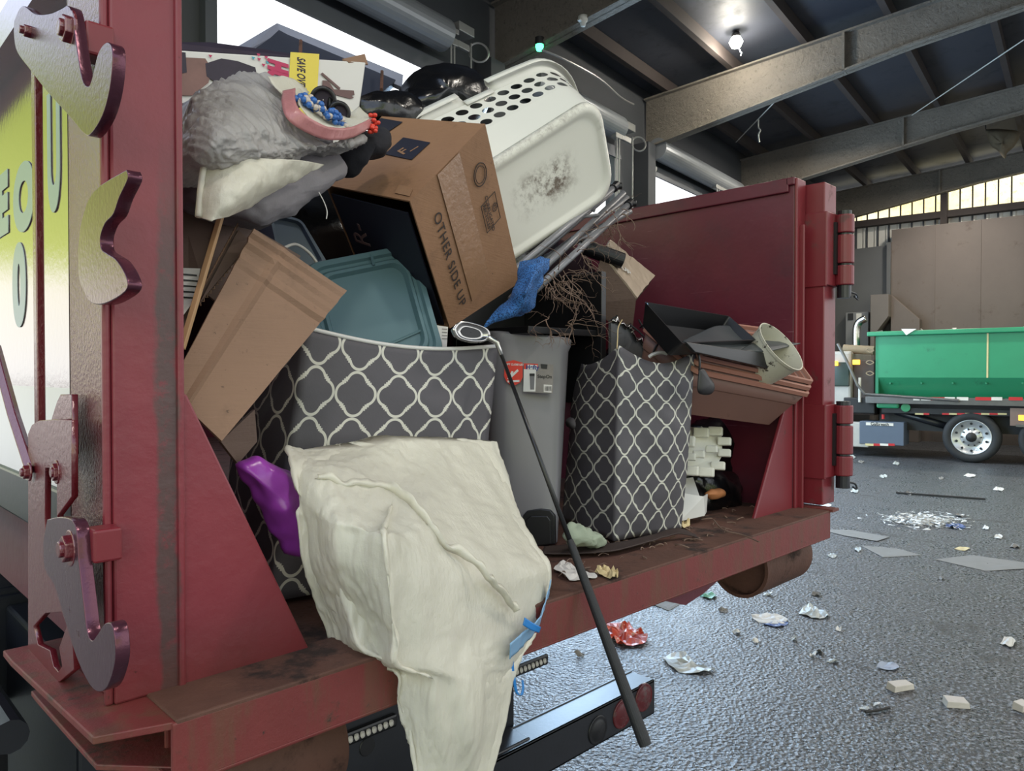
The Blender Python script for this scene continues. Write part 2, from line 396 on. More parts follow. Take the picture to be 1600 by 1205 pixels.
for k, (a, c_) in enumerate(opens):
    f = MB()
    for q in (a, c_): f.hexa([R(q-.06, 5.40, 0), R(q+.06, 5.40, 0), R(q+.06, 5.5, 0), R(q-.06, 5.5, 0), R(q-.06, 5.40, ZH+.05), R(q+.06, 5.40, ZH+.05), R(q+.06, 5.5, ZH+.05), R(q-.06, 5.5, ZH+.05)])
    f.hexa([R(a, 5.40, ZH-.1), R(c_, 5.40, ZH-.1), R(c_, 5.5, ZH-.1), R(a, 5.5, ZH-.1), R(a, 5.40, ZH+.05), R(c_, 5.40, ZH+.05), R(c_, 5.5, ZH+.05), R(a, 5.5, ZH+.05)])
    f.hexa([R(a, 5.3, ZH-.2), R(c_, 5.3, ZH-.2), R(c_, 5.34, ZH-.2), R(a, 5.34, ZH-.2), R(a, 5.3, ZH-.13), R(c_, 5.3, ZH-.13), R(c_, 5.34, ZH-.13), R(a, 5.34, ZH-.13)])
    d_ = structure(f.build('door_%d' % (k+1), MT['trim_grey']))
    r_ = MB(); r_.tube([R(a-.05, 5.20, ZH+.26), R(c_-.28, 5.20, ZH+.26)], .20, 28); r_.build('rolled_shutter', MT['shutter'], d_, smooth=False, bevel=.005)
# far wall
MT['corr'] = mat('pale corrugated wall', S(226, 222, 212), .5, .1, .08, 2)
m, nt_, b = new_mat('sunlit translucent sheet'); g = G(nt_); co = g.coord('Object')
f = g.ramp(g.noise(co, 7, 7, .8), .50, .68); c = g.mix(g.ramp(g.noise(co, .8, 3), .3, .7), S(255, 238, 170), S(255, 252, 222)); c = g.mix(f, c, S(246, 214, 130))
g.link(c, b.inputs['Emission Color']); b.inputs['Emission Strength'].default_value = 1.3; b.inputs['Base Color'].default_value = (.5, .4, .2, 1); MT['fiberglass'] = m
def corrugated(d, n0, n1, z0, z1fn, pitch=.3, rib=.04):
    mb = MB(); n_ = n0; top = []
    while n_ < n1:
        for a, o_ in ((0, 0), (.04, -rib), (.09, -rib), (.13, 0)):
            q = min(n_+a, n1); top.append((q, d+o_))
        n_ += pitch
    top.append((n1, d))
    mb.grid([[R(o_, q, z0) for q, o_ in top], [R(o_, q, z1fn(q)) for q, o_ in top]])
    return mb
structure(corrugated(22.7, -7, 5.5, 0, lambda q: 6.15).build('wall_far', MT['corr'], solid=.01))
structure(corrugated(22.72, -7, 5.3, 6.15, lambda q: min(low(q)+.75, 7.5)).build('window_1', MT['fiberglass'], solid=.01))
mb = MB()
mb.hexa([R(22.35, -7, 6.08), R(22.6, -7, 6.08), R(22.6, 5.4, 6.08), R(22.35, 5.4, 6.08), R(22.35, -7, 6.26), R(22.6, -7, 6.26), R(22.6, 5.4, 6.26), R(22.35, 5.4, 6.26)])
structure(mb.build('trim_1', MT['purlin']))
mb = MB()
for n_ in (1.82, -3): mb.hexa([R(22.3, n_-.08, 0), R(22.6, n_-.08, 0), R(22.6, n_+.08, 0), R(22.3, n_+.08, 0), R(22.3, n_-.08, 7.1), R(22.6, n_-.08, 7.1), R(22.6, n_+.08, 7.1), R(22.3, n_+.08, 7.1)])
structure(mb.build('trim_2', MT['purlin']))
mb = MB(); k_ = 0
while k_ < 42:
    q = 5.25-k_*.29; k_ += 1; mb.hexa([R(22.66, q-.018, 6.15), R(22.70, q-.018, 6.15), R(22.70, q+.018, 6.15), R(22.66, q+.018, 6.15), R(22.66, q-.018, min(low(q)+.75, 7.5)), R(22.70, q-.018, min(low(q)+.75, 7.5)), R(22.70, q+.018, min(low(q)+.75, 7.5)), R(22.66, q+.018, min(low(q)+.75, 7.5))])
structure(mb.build('window_rib_shade', MT['purlin']))  # dark bars paint in rib shading that the glowing sheet hides
mb = MB()
for k_ in range(42):
    q = 5.25-k_*.29; mb.hexa([R(22.62, q-.02, 5.2), R(22.68, q-.02, 5.2), R(22.68, q+.02, 5.2), R(22.62, q+.02, 5.2), R(22.62, q-.02, 6.1), R(22.68, q-.02, 6.1), R(22.68, q+.02, 6.1), R(22.62, q+.02, 6.1)])
structure(mb.build('wall_rib_shade', MT['push2'] if 'push2' in MT else MT['wall_dark']))  # dark bars added for the rib shading this wall lacks
MT['push'] = mat('brown steel push wall', S(108, 97, 90), .6, .1, .12, 1.5, (S(88, 76, 68), .55, .8, 3), .1, 20)
MT['push2'] = mat('grey steel push wall', S(92, 92, 92), .6, .1, .1, 1.5, None, .1, 20)
mb = MB(); n_ = 3.0
mb.hexa([R(22.1, -7, 0), R(22.4, -7, 0), R(22.4, 3.05, 0), R(22.1, 3.05, 0), R(22.1, -7, 5.9), R(22.4, -7, 5.9), R(22.4, 3.05, 5.85), R(22.1, 3.05, 5.85)])
for q in (2.0, .95, .0, -1.4, -2.8): mb.hexa([R(22.085, q-.02, 0), R(22.1, q-.02, 0), R(22.1, q+.02, 0), R(22.085, q+.02, 0), R(22.085, q-.02, 5.85), R(22.1, q-.02, 5.85), R(22.1, q+.02, 5.85), R(22.085, q+.02, 5.85)])
structure(mb.build('wall_push', MT['push']))
mb = MB(); mb.hexa([R(22.2, 3.1, 0), R(22.45, 3.1, 0), R(22.45, 5.4, 0), R(22.2, 5.4, 0), R(22.2, 3.1, 5.45), R(22.45, 3.1, 5.45), R(22.45, 5.4, 5.4), R(22.2, 5.4, 5.4)])
mb.hexa([R(22.0, 3.05, 0), R(22.2, 3.05, 0), R(22.2, 3.15, 0), R(22.0, 3.15, 0), R(22.0, 3.05, 5.5), R(22.2, 3.05, 5.5), R(22.2, 3.15, 5.5), R(22.0, 3.15, 5.5)])
structure(mb.build('wall_push_side', MT['push2']))
# ------------------------------------------------------------------ the red roll-off container
MT['side_rough'] = mat('rough glossy red paint', S(110, 40, 46), .22, .25, .12, 8, None, .9, 130); MT['side_rough'].node_tree.nodes['Principled BSDF'].inputs['IOR'].default_value = 2.6
W = 2.298; ZS = 1.30; ZT = 2.575; LEN = 4.85
root = thing('rolloff_container', (1.15, 0, 1.0), 'open-ended red steel roll-off container piled with household rubbish, carried on a truck', 'container')
m, nt_, b = new_mat('greasy red post paint'); g = G(nt_); co = g.coord('Object'); sp = g.n('ShaderNodeSeparateXYZ'); g.link(co, sp.inputs[0])
nz = g.noise(g.coord('Object', (1, 1, .5)), 7, 6, .7); n2 = g.noise(co, 30, 6, .7)
wob = g.math('ADD', sp.outputs[0], g.math('MULTIPLY', g.math('SUBTRACT', nz, .5), .05))
band = g.math('MULTIPLY', g.ramp(wob, -1.190, -1.180), g.math('SUBTRACT', 1.0, g.ramp(wob, -1.160, -1.152)))
band = g.math('MULTIPLY', band, g.math('SUBTRACT', 1.0, g.ramp(sp.outputs[2], .95, 1.25)))
c = g.mix(g.noise(co, 5, 5), S(108, 36, 46), S(132, 48, 56)); c = g.mix(g.math('MULTIPLY', band, g.ramp(n2, .25, .5)), c, S(78, 56, 54))
c = g.mix(g.ramp(n2, .68, .74), c, S(70, 22, 20)); c = g.mix(g.math('SUBTRACT', 1.0, g.ramp(sp.outputs[2], .30, .45)), c, g.mix(nz, c, S(74, 40, 34)))
g.link(c, b.inputs['Base Color']); b.inputs['Roughness'].default_value = .36; g.bump(g.noise(co, 14, 6, .6), b, .25, .01); MT['post'] = m
mb = MB(); mb.box((-.102, 0, ZS), (0, .012, ZT)); mb.box((-.012, .012, ZS), (0, .243, ZT)); mb.box((-.102, .23, ZS), (0, .243, ZT))
mb.box((-.114, .004, ZS), (-.102, .016, ZT)); mb.box((-.006, -.006, ZS), (.006, .004, ZT))
mb.build('corner_post', MT['post'], root, .004)
mb = MB(); mb.box((-.102, .012, ZS), (-.09, .243, ZT)); mb.build('post_side', MT['side_rough'], root, .003)
# left side: upper panel, sloping lower panel, bottom rail
mb = MB(); mb.box((-.045, .243, 1.79), (-.03, LEN, ZT)); mb.box((-.10, .24, ZT), (0, LEN, ZT+.08))
mb.build('side_panel', MT['side_gloss'], root)
mb = MB(); mb.hexa([Vector(q) for q in ((-.045, .243, 1.79), (-.03, .243, 1.79), (-.03, LEN, 1.79), (-.045, LEN, 1.79), (-.09, .243, 1.60), (.0, .243, 1.60), (.0, LEN, 1.60), (-.09, LEN, 1.60))])
mb.build('lower_side_panel', MT['side_reflection'], root)
mb = MB(); mb.box((-.10, .243, 1.50), (-.02, LEN, 1.60)); mb.build('bottom_rail', MT['black_steel'], root, .006)
mb = MB(); mb.box((-.03, .243, 1.25), (0, LEN, ZT)); mb.build('left_wall', MT['red_scratched'], root)
# right wall and its rear post
mb = MB(); mb.box((W, .0, ZS-.05), (W+.03, LEN, ZT)); mb.box((W-.012, .02, ZT-.055), (W, LEN, ZT)); mb.box((W-.012, -.004, ZT-.03), (W+.074, .03, ZT))
mb.build('right_wall', MT['red_scratched'], root, .004)
mb = MB(); mb.box((W-.003, -.012, ZS), (W+.074, 0, ZT-.004)); mb.box((W+.02, -.03, ZS), (W+.03, -.0, ZT-.18)); mb.build('rear_jamb', MT['red'], root, .004)
mb = MB(); mb.box((0, LEN-.05, ZS), (W, LEN, ZT)); mb.build('front_wall', MT['red_scratched'], root)
# hinge post standing proud of the jamb
xb = W+.078; yb = P(1287, 585, x=xb).y; xe = P(1305, 585, y=yb).x
zt = P(1287, 284, x=xb).z; zb = P(1287, 790, x=xb).z
mb = MB(); mb.box((xb, yb, zb), (xe, .12, zt)); mb.build('hinge_post', MT['red'], root, .004)
for (t_, b_) in ((333, 447), (632, 745)):
    h = MB(); c0 = P(1301, t_, y=yb-.01); c1 = P(1301, b_, y=yb-.01); cx_ = P(1302, 585, y=yb-.02).x
    ys = yb-.022
    h.box((xb-.004, ys+.01, c1.z), (xe+.02, yb+.001, c0.z)) 
    h.box((xb-.006, yb-.01, c1.z-.005), (xb+.006, .0, c0.z+.0))
    ho = h.build('hinge_leaf', MT['red'], root, .003)
    sl = MB(); sl.box((xe-.055, ys-.0, c1.z+.045), (xe-.038, ys+.02, c0.z-.035)); sl.build('hinge_recess_shade', MT['black_plastic'], root)  # solid black block stands in for the shade of the hinge recess
    zz = [c0.z+(c1.z-c0.z)*q for q in (0, .28, .70, 1)]
    for q in range(3):
        kn = MB(); kn.tube([(xe-.005, ys-.012, zz[q]-.004), (xe-.005, ys-.012, zz[q+1]+.004)], .036, 22); kn.build('hinge_knuckle', MT['red'], root, .004)
    pn = MB(); pn.tube([(xe-.005, ys-.012, zz[0]+.012), (xe-.005, ys-.012, zz[3]-.045)], .026, 18)
    pn.tube(smooth_path([(xe-.005, ys-.03, zz[3]-.02), (xe+.03, ys-.045, zz[3]-.03), (xe+.035, ys-.05, zz[3]-.05), (xe+.01, ys-.045, zz[3]-.04)], 5), .004, 6); pn.build('hinge_pin', MT['black_steel'], root, .002)
# gussets
mb = MB(); mb.prism([(0, 0, ZS), (.235, 0, ZS), (.012, 0, 1.785), (0, 0, 1.79)], (0, .014, 0)); mb.build('corner_gusset', MT['post'], root, .004)
gp = [P(1179, 811, y=0), P(1231, 622, y=0)]
mb = MB(); mb.prism([(W-.003, 0, ZS), (gp[0].x, 0, ZS), (gp[1].x, 0, gp[1].z), (W-.003, 0, gp[1].z)], (0, .014, 0)); mb.build('corner_gusset', MT['red'], root, .004)
# floor and sill channel
mb = MB(); mb.box((0, .0, ZS-.05), (W, LEN, ZS)); mb.build('floor_plate', MT['rust'], root)
mb = MB()
a0 = P(17, 1032, z=ZS); a1 = P(145, 1152, z=ZS)
mb.prism([a0, a1, Vector((-.05, -.123, ZS)), Vector((-.05, .40, ZS)), Vector((a0.x, .40, ZS))], (0, 0, -.012))
mb.build('foot_plate', MT['rust_red'], root, .002)
b0 = P(58, 1092, z=ZS-.09); b1 = P(150, 1195, z=ZS-.09)
mb = MB(); mb.prism([b0, b1, Vector((-.03, -.09, ZS-.09)), Vector((.1, -.09, ZS-.09)), Vector((.1, .40, ZS-.09)), Vector((b0.x, .40, ZS-.09))], (0, 0, -.01)); mb.build('lower_foot_plate', MT['rust_red'], root, .002)
mb = MB(); mb.box((-.055, -.124, ZS-.006), (2.352, .02, ZS+.004)); mb.build('sill_top', MT['rust'], root, .003)
mb = MB(); mb.box((-.06, -.124, ZS-.098), (2.35, -.112, ZS)); mb.box((-.06, -.124, ZS-.102), (2.35, .0, ZS-.092)); mb.box((-.03, -.01, ZS-.102), (2.35, .0, ZS)); mb.build('sill_face', MT['rust_red'], root, .004)
mb = MB(); mb.box((2.34, -.135, ZS-.002), (2.40, .0, ZS+.008)); mb.build('sill_lip', MT['rust_red'], root)
# ground rollers under the sill
for xa, xz, yy, zc, r in ((.0, P(505, 1180, y=.12).x, .12, ZS-.235, .10), (1.99, 2.36, .06, P(1182, 922, y=.06).z+.112, .112)):
    mb = MB(); mb.lathe((xa, yy, zc), (1, 0, 0), [(r-.012, .03), (r-.012, 0), (r, 0), (r, xz-xa), (r-.012, xz-xa), (r-.012, xz-xa-.03), (.02, xz-xa-.03), (.02, .03), (r-.012, .03)], 40)
    shade(mb.build('ground_roller', MT['rust'], root), .6)
mb = MB(); q = [P(1024, 936, y=-.04), P(1071, 946, y=-.04), P(1099, 928, y=-.04), P(1146, 886, y=-.04)]
mb.prism([(q[0].x-.1, -.04, ZS-.12), q[0], q[1], q[2], q[3], (q[3].x, -.04, ZS-.12)], (0, .08, 0)); mb.build('roller_bracket', MT['red_scratched'], root, .004)
# hooks, catch and lever on the left post (plates standing in the plane of the side)
def side_plate(name, pts, x, th, ma, sc=2.667, o=(0, 0), holes=(), bevel=.0012, sharp=False):
    def loop(l): return [(P(a/sc+o[0], b_/sc+o[1], x=x).y, P(a/sc+o[0], b_/sc+o[1], x=x).z) for a, b_ in l]
    def rnd(l):
        if sharp: return loop(l)
        v_ = [Vector((a, b_, 0)) for a, b_ in loop(l)]; s_ = smooth_path(v_+[v_[0]], 4)[:-1]; return [(q.x, q.y) for q in s_]
    return crv(name, [rnd(pts)]+[rnd(h) for h in holes], ((x+th/2, 0, 0), (0, 1, 0), (0, 0, 1), (1, 0, 0)), th, ma, root, bevel)
side_plate('door_hook', [(62, 90), (95, 28), (150, 62), (210, 62), (262, 40), (285, 28), (302, 60), (322, 200), (345, 330), (370, 365), (388, 330), (412, 230), (440, 185), (465, 190), (472, 250), (460, 370), (430, 480), (380, 558), (350, 550), (300, 490), (200, 380), (130, 290), (75, 215), (62, 150)], -.155, .014, MT['hook_steel'])
side_plate('catch_plate', [(530, 712), (395, 800), (345, 920), (330, 1040), (332, 1150), (345, 1195), (380, 1256), (440, 1262), (525, 1212), (530, 1160), (490, 1090), (450, 1062), (425, 1040), (420, 990), (440, 930), (475, 890), (500, 820), (535, 745)], -.135, .016, MT['hook_steel'])
side_plate('lower_door_hook', [(200, 160), (260, 150), (315, 180), (330, 330), (350, 500), (365, 620), (385, 665), (410, 640), (440, 595), (470, 600), (483, 680), (480, 760), (450, 850), (410, 870), (370, 830), (320, 720), (270, 560), (230, 430), (190, 360), (185, 250)], -.156, .016, MT['hook_steel'], o=(0, 753))
side_plate('slotted_bracket', [(120, -200), (135, -235), (165, -253), (230, -258), (300, -255), (300, -100), (300, 60), (240, 140), (300, 400), (300, 600), (310, 780), (250, 830), (190, 830), (140, 815), (120, 780), (120, 500), (120, 200)], -.140, .008, MT['red_gloss'], o=(0, 753), sharp=True,
           holes=[[(190, -60), (240, -60), (240, 120), (235, 380), (215, 400), (190, 360), (188, 150)], [(140, 600), (190, 545), (260, 540), (282, 600), (250, 690), (262, 770), (245, 795), (225, 770), (210, 705), (160, 680)]], bevel=.001)
side_plate('lever_plate', [(255, 580), (300, 580), (303, 825), (165, 830), (200, 740), (240, 610)], -.125, .008, MT['red_gloss'], o=(0, 400), sharp=True)
def hexbolt(px, py, x, r, l, ma=None, parent=root, name='hex_bolt'):
    c_ = P(px, py, x=x); mb = MB(); mb.tube([c_+Vector((l, 0, 0)), c_-Vector((l*.25, 0, 0))], r, 6); mb.tube([c_+Vector((.0, 0, 0)), c_-Vector((l*.7, 0, 0))], r*.6, 14)
    mb.lathe(c_+Vector((l*.55, 0, 0)), (1, 0, 0), [(.001, 0), (r*1.35, 0), (r*1.35, l*.4), (.001, l*.4)], 18)
    return mb.build(name, ma or MT['red_gloss'], parent, .002)
hexbolt(100, 44, -.163, .021, .012); hexbolt(40, 48, -.163, .011, .014); hexbolt(100, 858, -.165, .021, .012); hexbolt(83, 738, -.146, .015, .006); hexbolt(38, 738, -.155, .013, .010)
for q0, zl, zh in ((P(132, 60, x=-.135), .03, .02), (P(150, 845, x=-.13), .03, .02)):
    mb = MB(); mb.box((-.14, q0.y-.025, q0.z-zl), (-.10, q0.y+.02, q0.z+zh)); mb.build('hook_mount', MT['red'], root, .004)
mb = MB(); a = P(58, 100, x=-.115); b_ = P(66, 690, x=-.115); mb.box((-.122, a.y-.010, b_.z-.02), (-.108, a.y+.016, a.z+.08)); mb.build('latch_rod', MT['red_gloss'], root, .002)
mb = MB(); mb.tube([P(-8, 540, x=-.14), P(22, 650, x=-.14), P(50, 735, x=-.14)], .012, 4); mb.build('latch_handle', MT['red_gloss'], root, .002)
# lettering on the side panel
def letter(s_, px, py, h, xs_=1.0):
    o_ = P(px, py, x=-.0465); text('lettering', s_, o_, (0, -1, 0), (0, 0, 1), h, MT['letter'], root, .002, 'CENTER', .014, xs_)
letter('O', 37, 313, .20, 1.25); letter('E', 4, 325, .20, 1.2); letter('0', 30, 452, .26, 1.0); letter('U', 84, 245, .34, .45)
# ------------------------------------------------------------------ the truck that carries it
truck = thing('carrier_truck', (1.1, .6, 0), 'black truck chassis and rear bumper underneath the red rubbish container', 'truck')
yb_ = .60
pr = P(1023, 1062, y=yb_); pl = Vector((-.05, yb_, pr.z))
mb = MB(); mb.box((-.05, yb_, pr.z-.15), (pr.x, yb_+.012, pr.z)); mb.box((-.05, yb_, pr.z-.012), (pr.x, yb_+.13, pr.z)); mb.box((-.05, yb_, pr.z-.15), (pr.x, yb_+.13, pr.z-.14)); mb.box((-.05, yb_+.12, pr.z-.15), (pr.x, yb_+.13, pr.z+.004))
bar = mb.build('rear_bumper', MT['black_steel'], truck, .003)
for (px, py, rr) in ((1006, 1090, .052), (972, 1116, .052), (934, 1141, .05)):
    c_ = P(px, py, y=yb_-.002); mb = MB()
    mb.lathe(c_, (0, -1, 0), [(.001, .008), (rr*.8, .006), (rr, .0), (rr*1.12, .004), (rr*1.16, 0), (rr*1.16, -.01)], 28)
    mb.build('tail_lamp', MT['lens_red'] if px > 950 else MT['black_plastic'], truck, smooth=True)
pa = P(845, 1020, y=yb_+.0)
x0_ = P(505, 1100, y=yb_).x
mb = MB(); mb.box((x0_, yb_+.14, .36), (pa.x, yb_+.16, 1.17)); mb.box((x0_-.0, yb_+.16, .7), (x0_+.06, 4.9, 1.15)); mb.box((pa.x-.06, yb_+.16, .7), (pa.x, 4.9, 1.15))
mb.build('chassis_plate', MT['black_steel'], truck, .004)
for (px, py) in ((572, 1142), (823, 1041)):
    c_ = P(px, py, y=yb_+.135); mb = MB(); mb.box((c_.x-.115, c_.y-.012, c_.z-.022), (c_.x+.115, c_.y+.01, c_.z+.022)); o_ = mb.build('marker_lamp', MT['black_plastic'], truck, .008)
    mb = MB()
    for k in range(9): mb.lathe((c_.x-.088+.022*k, c_.y-.012, c_.z), (.5, -1, .3), [(.001, .008), (.009, .006), (.012, 0)], 10)
    mb.build('lamp_lens', MT['white_led'], o_, smooth=True)
mb = MB(); c_ = P(574, 1167, y=yb_+.139); mb.lathe(c_, (0, -1, 0), [(.001, .002), (.028, .002), (.03, 0)], 20); mb.build('plug_hole', MT['black_plastic'], truck)
mb = MB(); c_ = P(790, 1175, y=yb_+.05); mb.box((c_.x-.16, yb_+.02, c_.z-.05), (c_.x+.1, yb_+.14, c_.z+.03)); mb.build('hitch_bracket', MT['black_steel'], truck, .006)
for yy in (2.6, 3.9):
    for xw in (-.10, .28):
        mb = MB(); prof = [(.30, .0), (.40, -.01), (.50, .02), (.52, .05), (.52, .22), (.50, .25), (.40, .28), (.30, .27), (.30, .0)]
        mb.lathe((xw+.0, yy, .52), (1, 0, 0), prof, 48); wh = mb.build('tire', MT['rubber'], truck, smooth=True)
        mb = MB(); mb.lathe((xw, yy, .52), (1, 0, 0), [(.001, .10), (.12, .08), (.13, .14), (.26, .14), (.30, .02), (.31, .02)], 32); mb.build('wheel_hub', MT['grey_rail'], wh, smooth=True)
mb = MB(); mb.box((-.16, 1.5, 1.12), (.6, 4.9, 1.15)); mb.box((-.16, 1.48, .8), (.6, 1.52, 1.13)); mb.build('mudguard', MT['black_steel'], truck, .01)
mb = MB(); mb.tube([(-.14, .9, 1.44), (-.14, 4.9, 1.44)], .03, 12); mb.build('side_pipe', MT['grey_rail'], truck)
mb = MB(); mb.tube([(-.14, .55, 1.07), (-.14, 4.9, 1.07)], .035, 12); mb.build('side_pipe', MT['black_steel'], truck)
mb = MB(); mb.box((-.2, .7, .5), (-.18, 1.5, 1.1)); mb.box((.02, .7, .45), (.5, 1.48, 1.1)); mb.build('tool_box', MT['black_steel'], truck, .01)
# ------------------------------------------------------------------ cargo materials
def cardboard(name, c1, c2, stripe=True):
    m, nt_, b = new_mat(name); g = G(nt_); co = g.coord('Object')
    c = g.mix(g.noise(co, 5, 5), c1, c2); c = g.mix(g.math('MULTIPLY', g.ramp(g.noise(co, 7, 7, .75), .52, .72), .55), c, tuple(q*.55 for q in c1)); c = g.mix(g.ramp(g.noise(co, 60, 4, .8), .64, .72), c, tuple(q*.4 for q in c1))
    fl = g.noise(g.coord('Object', (1, 1, 16)), 14, 3); c = g.mix(g.math('MULTIPLY', fl, .25), c, c2)
    g.link(c, b.inputs['Base Color']); b.inputs['Roughness'].default_value = .75; g.bump(g.math('ADD', fl, g.noise(co, 40, 4)), b, .25, .004)
    return m
MT['card'] = cardboard('brown corrugated cardboard', S(118, 92, 74), S(140, 110, 88))
MT['card_worn'] = cardboard('worn brown cardboard', S(118, 86, 62), S(150, 112, 82))
MT['card_dark'] = cardboard('dark brown cardboard', S(86, 68, 60), S(104, 84, 74))
MT['navy'] = mat('dark navy sheet', S(26, 28, 44), .6, 0, .1, 4)
MT['tape'] = mat('clear shiny packing tape', S(150, 116, 90), .22, 0, .12, 20, None, .5, 50)
MT['ink'] = mat('black ink', S(42, 34, 32), .7, 0, .1, 20)
MT['card_print'] = mat('light brown print', S(104, 80, 78), .7)
MT['white_card'] = mat('white printed board', S(206, 204, 200), .5, 0, .04, 5)
MT['yellow'] = mat('yellow print', S(216, 196, 74), .5, 0, .05, 5)
MT['magenta'] = mat('dark pink print', S(178, 34, 84), .5)
MT['brown_print'] = mat('brown photo print', S(128, 92, 84), .5, 0, .3, 12)
MT['dark_print'] = mat('dark photo print', S(44, 34, 52), .6, 0, .3, 20)
MT['teal_print'] = mat('teal print', S(60, 150, 170), .5)
def bagmat(name, col, alpha, rough=.32, col2=None, stretch=(1, 1, 1), bs=30, bump=.5, trans=.25):
    m, nt_, b = new_mat(name); g = G(nt_); co = g.coord('Object', stretch)
    f = g.noise(co, bs*.25, 6, .65); c = g.mix(f, tuple(q*.84 for q in col), col2 or col)
    g.link(c, b.inputs['Base Color']); b.inputs['Roughness'].default_value = rough; b.inputs['Specular IOR Level'].default_value = .55
    g.bump(g.math('ADD', g.noise(co, bs, 6, .7), g.math('MULTIPLY', g.noise(g.coord('Object', (3, 3, .5)), 40, 3), .6)), b, bump, .006)
    tl = g.n('ShaderNodeBsdfTranslucent'); g.val(tl.inputs[0], c); mx = g.n('ShaderNodeMixShader'); mx.inputs[0].default_value = trans
    tp = g.n('ShaderNodeBsdfTransparent'); m2 = g.n('ShaderNodeMixShader'); m2.inputs[0].default_value = 1-alpha
    o = [q for q in nt_.nodes if q.type == 'OUTPUT_MATERIAL'][0]
    g.link(b.outputs[0], mx.inputs[1]); g.link(tl.outputs[0], mx.inputs[2]); g.link(mx.outputs[0], m2.inputs[1]); g.link(tp.outputs[0], m2.inputs[2]); g.link(m2.outputs[0], o.inputs[0])
    return m
MT['white_bag'] = bagmat('white bin liner plastic', S(240, 236, 220), .84, bump=.45)
MT['clear_bag'] = bagmat('thin white bin liner', S(168, 165, 168), .86, .28, S(204, 200, 194), (1, 1, 1), 26, .7)
MT['grey_bag'] = mat('grey fabric', S(128, 124, 128), .8, 0, .12, 12, None, .3, 80)
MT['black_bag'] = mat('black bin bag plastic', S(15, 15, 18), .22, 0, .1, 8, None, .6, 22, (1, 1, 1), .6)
MT['purple'] = mat('purple plastic bag', S(150, 62, 164), .28, 0, .12, 6, None, .5, 14)
MT['white_plastic'] = mat('white basket plastic', S(214, 213, 206), .35, 0, .03, 4)
MT['pink_tape'] = bagmat('pink drawstring plastic', S(222, 168, 166), .95, .3, S(206, 128, 132), bs=8)
MT['blue_tape'] = mat('pale blue drawstring', S(130, 170, 205), .4, 0, .1, 8)
MT['blue_cord'] = mat('blue drawstring', S(40, 120, 190), .4)
MT['teal_lid'] = mat('grey teal plastic lid', S(84, 112, 118), .38, 0, .06, 5)
MT['blue_grey'] = mat('blue grey plastic', S(86, 98, 112), .4, 0, .06, 5)
MT['can_grey'] = mat('grey bin plastic', S(112, 110, 114), .36, 0, .06, 3, (S(160, 158, 160), .64, .72, 8), .06, 20)
MT['sticker_red'] = mat('red sticker', S(214, 62, 44), .4); MT['sticker_white'] = mat('white sticker', S(220, 218, 214), .4, 0, .05, 30)
MT['sticker_grey'] = mat('grey sticker print', S(130, 124, 120), .4, 0, .2, 30); MT['blue_print'] = mat('blue print', S(30, 60, 130), .4)
MT['black_ink'] = mat('black print', S(20, 20, 22), .5)
MT['chrome'] = mat('brushed club steel', S(190, 188, 184), .22, 1.0, .1, 20)
MT['shaft'] = mat('black shaft', S(24, 24, 26), .3, 0, .1, 10, (S(120, 116, 110), .70, .74, 40))
MT['grip'] = mat('black rubber grip', S(26, 26, 28), .6, 0, .1, 10, (S(90, 84, 76), .66, .74, 24), .3, 120)
MT['planter'] = mat('brown planter plastic', S(116, 84, 74), .5, 0, .08, 6, (S(80, 58, 50), .6, .72, 10))
MT['planter_rim'] = mat('brown planter rim', S(150, 102, 86), .5, 0, .08, 6)
MT['dustpan'] = mat('dark grey plastic', S(66, 70, 72), .4, 0, .1, 6, (S(110, 106, 98), .68, .74, 18))
MT['cream_pot'] = mat('stained cream plastic', S(190, 186, 168), .5, 0, .08, 5, (S(60, 50, 42), .58, .64, 22))
MT['foam'] = mat('white packing foam', S(222, 220, 208), .7, 0, .05, 20, None, .2, 80)
MT['tube_steel'] = mat('grey coated tube', S(128, 128, 132), .35, .3, .1, 8)
MT['mesh_blue'] = mat('blue mesh fabric', S(52, 110, 176), .7, 0, .12, 10, (S(24, 48, 84), .5, .52, 300), .3, 200)
MT['black_wood'] = mat('black board', S(18, 18, 20), .35, 0, .1, 6)
MT['twig'] = mat('dry brown roots', S(118, 96, 82), .8, 0, .2, 20)
MT['cable'] = mat('black cable', S(24, 22, 24), .45)
MT['tray_grey'] = mat('grey metal tray', S(110, 112, 112), .35, .4, .1, 10)
MT['fluff'] = mat('pale green stuffing', S(150, 160, 140), .9, 0, .12, 12, None, .6, 40)
MT['paper'] = mat('white paper', S(214, 210, 204), .7, 0, .05, 12); MT['tan_paper'] = mat('tan crumpled paper', S(206, 186, 140), .8, 0, .12, 20, None, .4, 40)
MT['wood'] = mat('pale wood', S(176, 140, 102), .6, 0, .12, 10, None, .1, 40, (1, 1, .1))
MT['black_cloth'] = mat('black cloth', S(24, 24, 32), .9, 0, .2, 10, None, .4, 50)
